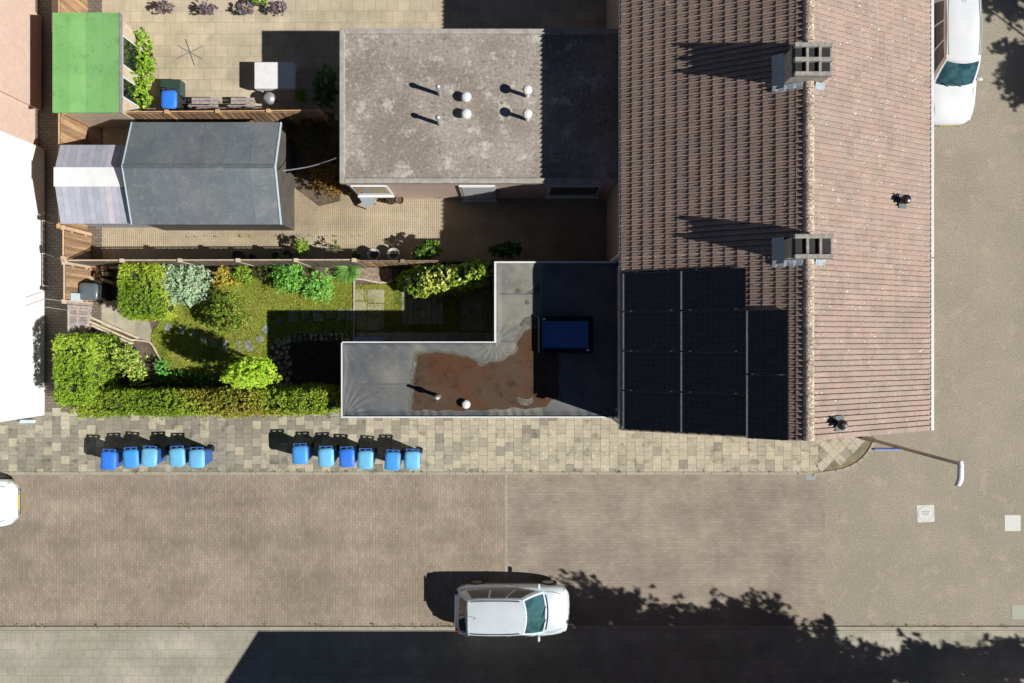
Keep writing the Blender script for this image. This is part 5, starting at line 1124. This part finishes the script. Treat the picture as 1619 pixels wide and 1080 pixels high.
# ------------------------------------------------------------------ cars
def car(label, x, y, rot, L_=3.95, Wd=1.74, Hh=1.50, paint=None, ws=(.09, .27), rr=(-.37, -.455), group=None, name='parked_car', wz=.93):
    t = thing(name, label, 'car', (x, y, 0), group, local=True, rot=rot); w2 = Wd / 2; paint = paint or M_carw
    st = [(-.5, .66, .70, .34), (-.485, .80, .80, .28), (-.45, .92, .88, .22), (-.38, .98, .93, .2), (-.2, 1.0, .95, .2), (.05, 1.0, .94, .2), (.2, .995, .93, .2), (.28, .985, .90, .2), (.36, .965, .85, .2), (.42, .93, .79, .22), (.465, .84, .71, .26), (.49, .70, .62, .30), (.5, .55, .54, .36)]
    R = []
    for f, w_, zt, zb in st:
        q = w2 * w_; zt *= wz / .93
        half = [(0, zb), (q * .80, zb), (q * .96, zb + .1), (q, .58 * wz / .93 if zt > .6 else (zb + zt) / 2), (q * .985, zt - .13), (q * .93, zt - .04), (q * .80, zt), (q * .4, zt + .025), (0, zt + .035)]
        R.append([(f * L_, p[0], p[1]) for p in half] + [(f * L_, -p[0], p[1]) for p in half[-2:0:-1]])
    MB().loft(R).build('body', paint, t, smooth=True, angle=55)
    bz = .90 * wz / .93
    bf, tf, br_, tr = ws[1] * L_, ws[0] * L_, rr[1] * L_, rr[0] * L_; bw, tw = w2 * .90, w2 * .70
    def side(u, v, s):     # u rear->front, v belt->roof
        xb = br_ + (bf - br_) * u; xt = tr + (tf - tr) * u; bulge = .03 * math.sin(math.pi * v)
        wb = bw * (1 - .10 * max(0, (u - .8) / .2) ** 2 - .12 * max(0, (.12 - u) / .12) ** 2); wt = tw * (1 - .05 * abs(2 * u - 1) ** 3)
        return (xb + (xt - xb) * v, s * (wb + (wt - wb) * v + bulge), bz + (Hh - .06 - bz) * v)
    def endp(u, v, front):  # u -1..1 across
        xb, xt = (bf, tf) if front else (br_, tr); sgn = 1 if front else -1
        sB = side(1.0 if front else 0.0, v, 1); bul = (.11 if front else .07) * L_ / 4 * (1 - u * u)
        return (sB[0] + sgn * bul, sB[1] * u, sB[2] + .02 * (1 - u * u))
    def patch(fn, us, vs, off=0, mt=None, nm='x', flip=False, tt=paint):
        mb = MB(); idx = {}
        for i, u in enumerate(us):
            for j, v in enumerate(vs):
                p = Vector(fn(u, v)); 
                if off:
                    e = 1e-3; a_ = Vector(fn(u + e, v)) - Vector(fn(u - e, v)); b_ = Vector(fn(u, v + e)) - Vector(fn(u, v - e)); n_ = a_.cross(b_).normalized()
                    c_ = p - Vector((0, 0, .9)); 
                    if n_.dot(Vector((p.x - (bf + br_) / 2 * 1, p.y, .5)) if fn is not None else c_) < 0: n_ = -n_
                    p = p + n_ * off
                idx[i, j] = len(mb.v); mb.v.append(tuple(p))
        for i in range(len(us) - 1):
            for j in range(len(vs) - 1): mb.face([idx[i, j], idx[i + 1, j], idx[i + 1, j + 1], idx[i, j + 1]])
        return mb
    U = np.linspace(0, 1, 13); V = np.linspace(0, 1, 5); A = np.linspace(-1, 1, 9)
    cab = patch(lambda u, v: side(u, v, 1), U, V); 
    for m2 in (patch(lambda u, v: side(u, v, -1), U, V), patch(lambda u, v: endp(u, v, True), A, V), patch(lambda u, v: endp(u, v, False), A, V)):
        n = len(cab.v); cab.v += m2.v
        for f_ in m2.f: cab.face([n + k for k in f_])
    def roofp(u, v):        # u rear..front, v -1..1
        a_ = Vector(endp(v, 1, False)); b_ = Vector(endp(v, 1, True)); p = a_.lerp(b_, u); s_ = side(u, 1, 1); p.y = s_[1] * v; p.z = Hh - .06 + .06 * (1 - abs(v) ** 2.5) * (.55 + .45 * math.sin(math.pi * u)) + .015 * math.sin(math.pi * u)
        return tuple(p)
    m2 = patch(roofp, np.linspace(0, 1, 12), np.linspace(-1, 1, 11)); n = len(cab.v); cab.v += m2.v
    for f_ in m2.f: cab.face([n + k for k in f_])
    cab.build('cabin', paint, t, smooth=True, angle=50)
    gl = M_glassc
    patch(lambda u, v: endp(u, v, True), np.linspace(-.90, .90, 9), np.linspace(.06, .94, 5), .008).build('windscreen', gl, t, smooth=True)
    patch(lambda u, v: endp(u, v, False), np.linspace(-.82, .82, 7), np.linspace(.15, .88, 4), .008).build('rear_window', M_glassd, t, smooth=True)
    for s in (1, -1):
        for (u0, u1) in ((.08, .36), (.39, .66), (.69, .93)): patch(lambda u, v: side(u, v, s), np.linspace(u0, u1, 4), np.linspace(.12, .88, 4), .008).build('side_window', M_glassd, t, smooth=True)
        m_ = MB(); xm = bf - .16; R2 = [[(xm + .05 * math.cos(a), s * (w2 * .93 + d), .93 * wz / .93 + .055 * math.sin(a) * q_) for a in np.linspace(0, 6.283, 9)[:-1]] for d, q_ in ((0, .5), (.05, 1), (.13, 1), (.17, .6))]
        m_.loft(R2).build('wing_mirror', paint, t, smooth=True)
        for fx in (-.31, .315):
            wx = fx * L_; wl = MB().tube([(wx, s * (w2 - .20), .31), (wx, s * (w2 - .005), .31)], .31, 20).build('wheel', M_rubber, t)
            MB().tube([(wx, s * (w2 - .02), .31), (wx, s * (w2 + .002), .31)], .2, 14).build('rim', M_alu, t)
        hl = MB(); cx_, cy_ = .452 * L_, s * w2 * .68
        R3 = [[(cx_ + dx + .10 * k_ * math.cos(a) , cy_ + .14 * k_ * math.sin(a) - s * dx * .8, .665 * wz / .93 + dz) for a in np.linspace(0, 6.283, 11)[:-1]] for dx, dz, k_ in ((0, -.1, .9), (0, .02, 1.0), (.01, .05, .6))]
        hl.loft(R3).build('headlight', M_lampc, t, smooth=True)
        MB().box(-.492 * L_, -.455 * L_, s * w2 * .72 - .07, s * w2 * .72 + .07, .62, .82).build('tail_light', M_red, t, bevel=.02)
        MB().box(-.05 * L_, .0 * L_, s * (w2 - .012) - .01, s * (w2 - .012) + .012, .78, .80).build('door_handle', paint, t)
    for yy in (-.28, .30):
        a_ = endp(yy * 1.1, .05, True); b_ = endp(yy * 1.1 - .55, .22, True)
        MB().tube([(a_[0] + .03, a_[1], a_[2] + .02), ((a_[0] + b_[0]) / 2 + .02, (a_[1] + b_[1]) / 2, (a_[2] + b_[2]) / 2 + .04), (b_[0] + .015, b_[1], b_[2] + .03)], .012, 5).build('wiper', M_black, t)
    a_ = endp(0, .0, True); k_ = []
    for yy in np.linspace(-.84, .84, 9): e_ = endp(yy, 0, True); k_.append((e_[0] + .045, e_[1], e_[2] - .005))
    MB().tube(k_, .022, 5).build('scuttle_panel', M_black, t)
    for s in (1, -1):
        MB().tube([(lambda p: (p[0], p[1] - s * .05, p[2] + .055))(side(u, 1, s)) for u in np.linspace(.04, .95, 9)], .013, 5).build('roof_seam', mat('roof_seam_rubber', (.12, .12, .13), grain=0), t)
        MB().tube([(bf + .1, s * w2 * .80, bz + .045), (bf + .35, s * w2 * .78, bz + .0), (.44 * L_, s * w2 * .66, .80 * wz / .93)], .006, 4).build('bonnet_seam', M_frame, t)
    MB().tube([(tr - .02, yy, Hh + .008) for yy in np.linspace(-.45, .45, 5)], .02, 5).build('tailgate_seam', M_frame, t)
    MB().box(.488 * L_, .503 * L_, -.26, .26, .40, .51).build('number_plate', mat('plate_yellow', (.55, .45, .10), grain=0), t)
    MB().box(.475 * L_, .498 * L_, -w2 * .5, w2 * .5, .30, .39).build('grille', M_black, t)
    MB().tube([(tr + .25, 0, Hh + .01), (tr + .17, 0, Hh + .16)], .008, 6).build('aerial', M_black, t)
    return t
car('silver white hatchback parked at the south kerb of the road', .0, -9.22, 0, paint=M_cars)
car('white estate car parked nose down the photo beside the tiled house', 15.02, 9.62, -math.pi / 2, L_=4.3, Wd=1.72, Hh=1.62, ws=(.05, .20), rr=(-.44, -.485), paint=M_carw)
car('white car cut off by the left edge of the road', -19.12, -5.55, 0, L_=4.1, Wd=1.72, Hh=1.48, paint=M_carw)

# ------------------------------------------------------------------ house and trees beyond the frame whose shade falls on the road
SH = thing('house', 'brick house south of the road beyond the bottom edge, casting the straight shade', 'house', (3, -16.5, 0))
ex0, ex1, ey = -3.4, 14.0, -12.02; tp = .504; ez = 5.3; yr = -16.5; rz = ez + (ey - yr) * tp
MB().box(ex0 + .1, ex1 - .1, 2 * yr - ey + .3, ey - .3, 0, ez - .1).build('wall', M_brickw, SH)
mb = MB(); mb.loft([[(xx, ey, ez), (xx, yr, rz), (xx, 2 * yr - ey, ez), (xx, yr, ez - .12), ] for xx in (ex0, ex1)]); mb.build('roof', M_tile, SH)
for xx in np.arange(-2, 12, 3.1):
    MB().box(xx, xx + 1.6, ey - .299, ey - .26, 1.0, 2.4).build('window_frame', M_white, SH); MB().box(xx + .1, xx + 1.5, ey - .259, ey - .25, 1.1, 2.3).build('pane', M_glassd, SH)
def tree(label, shadow_px, h, base, n=7000, size=.13):
    t = thing('street_tree', label, 'tree', (*base, 0)); Ps, Ns = [], []; limbs = []
    for px, py, r, dh in shadow_px:
        gx, gy = W(px, py); c = (gx + 1.052 * (h + dh), gy - .358 * (h + dh), h + dh); limbs.append(c)
        P, N_ = blob_pts(c, r, r, r * .8, int(n * r * r / 1.4), rough=.3, lo=.35, sc=4, seed=int(px)); Ps.append(P); Ns.append(N_)
    leafmesh('crown', np.concatenate(Ps), np.concatenate(Ns), size, [(.07, .12, .025), (.11, .17, .03), (.05, .09, .02)], t, aspect=.6)
    fork = Vector((base[0], base[1], h * .45)); mb = MB().tube([(base[0], base[1], 0), (base[0] + .05, base[1], h * .25), tuple(fork)], [.2, .16, .12], 10)
    for c in limbs: mb.tube([fork, fork.lerp(Vector(c), .5) + Vector((0, 0, .3)), c], [.09, .06, .02], 7)
    mb.build('trunk', MATS['branch_bark'], t)
tree('broad street tree beyond the bottom edge, west of the other trees', [(945, 958, .95, 0), (1000, 978, 1.0, .3), (915, 975, .8, 0), (1060, 995, .9, .5), (1110, 1000, .95, 0)], 7.0, (10.2, -12.2))
tree('street tree beyond the bottom edge in the middle of the row', [(1165, 985, .85, 0), (1208, 980, .8, .3), (1150, 1015, 1.0, .5), (1225, 1020, .9, 0), (1250, 1010, .7, .2), (1302, 1000, .4, 0), (1310, 983, .25, 0), (1290, 1040, .9, 0)], 7.2, (14.2, -13))
tree('street tree beyond the bottom edge near the right corner', [(1350, 1045, .8, 0), (1400, 1062, .9, .3), (1455, 1052, .7, 0), (1510, 1050, .75, .2), (1560, 1045, .7, 0), (1600, 1035, .7, .3), (1480, 1075, 1.2, .2), (1580, 1080, 1.2, 0), (1345, 1085, 1.2, 0), (1432, 1012, .16, 0), (1421, 1000, .12, 0), (1443, 1000, .12, 0)], 7.0, (20.5, -14))
tree('tree beyond the right edge casting leafy shade beside the white estate car', [(1608, 85, .35, 0), (1592, 72, .3, 0), (1612, 118, .5, .2), (1600, 132, .4, 0), (1616, 100, .5, 0), (1608, 160, .3, .3), (1560, 12, .4, 0), (1590, 5, .6, 0), (1575, 78, .25, .1), (1620, 0, 1.0, 0), (1640, 120, 1.2, 0)], 6.0, (25.5, 6.5), n=4000, size=.12)
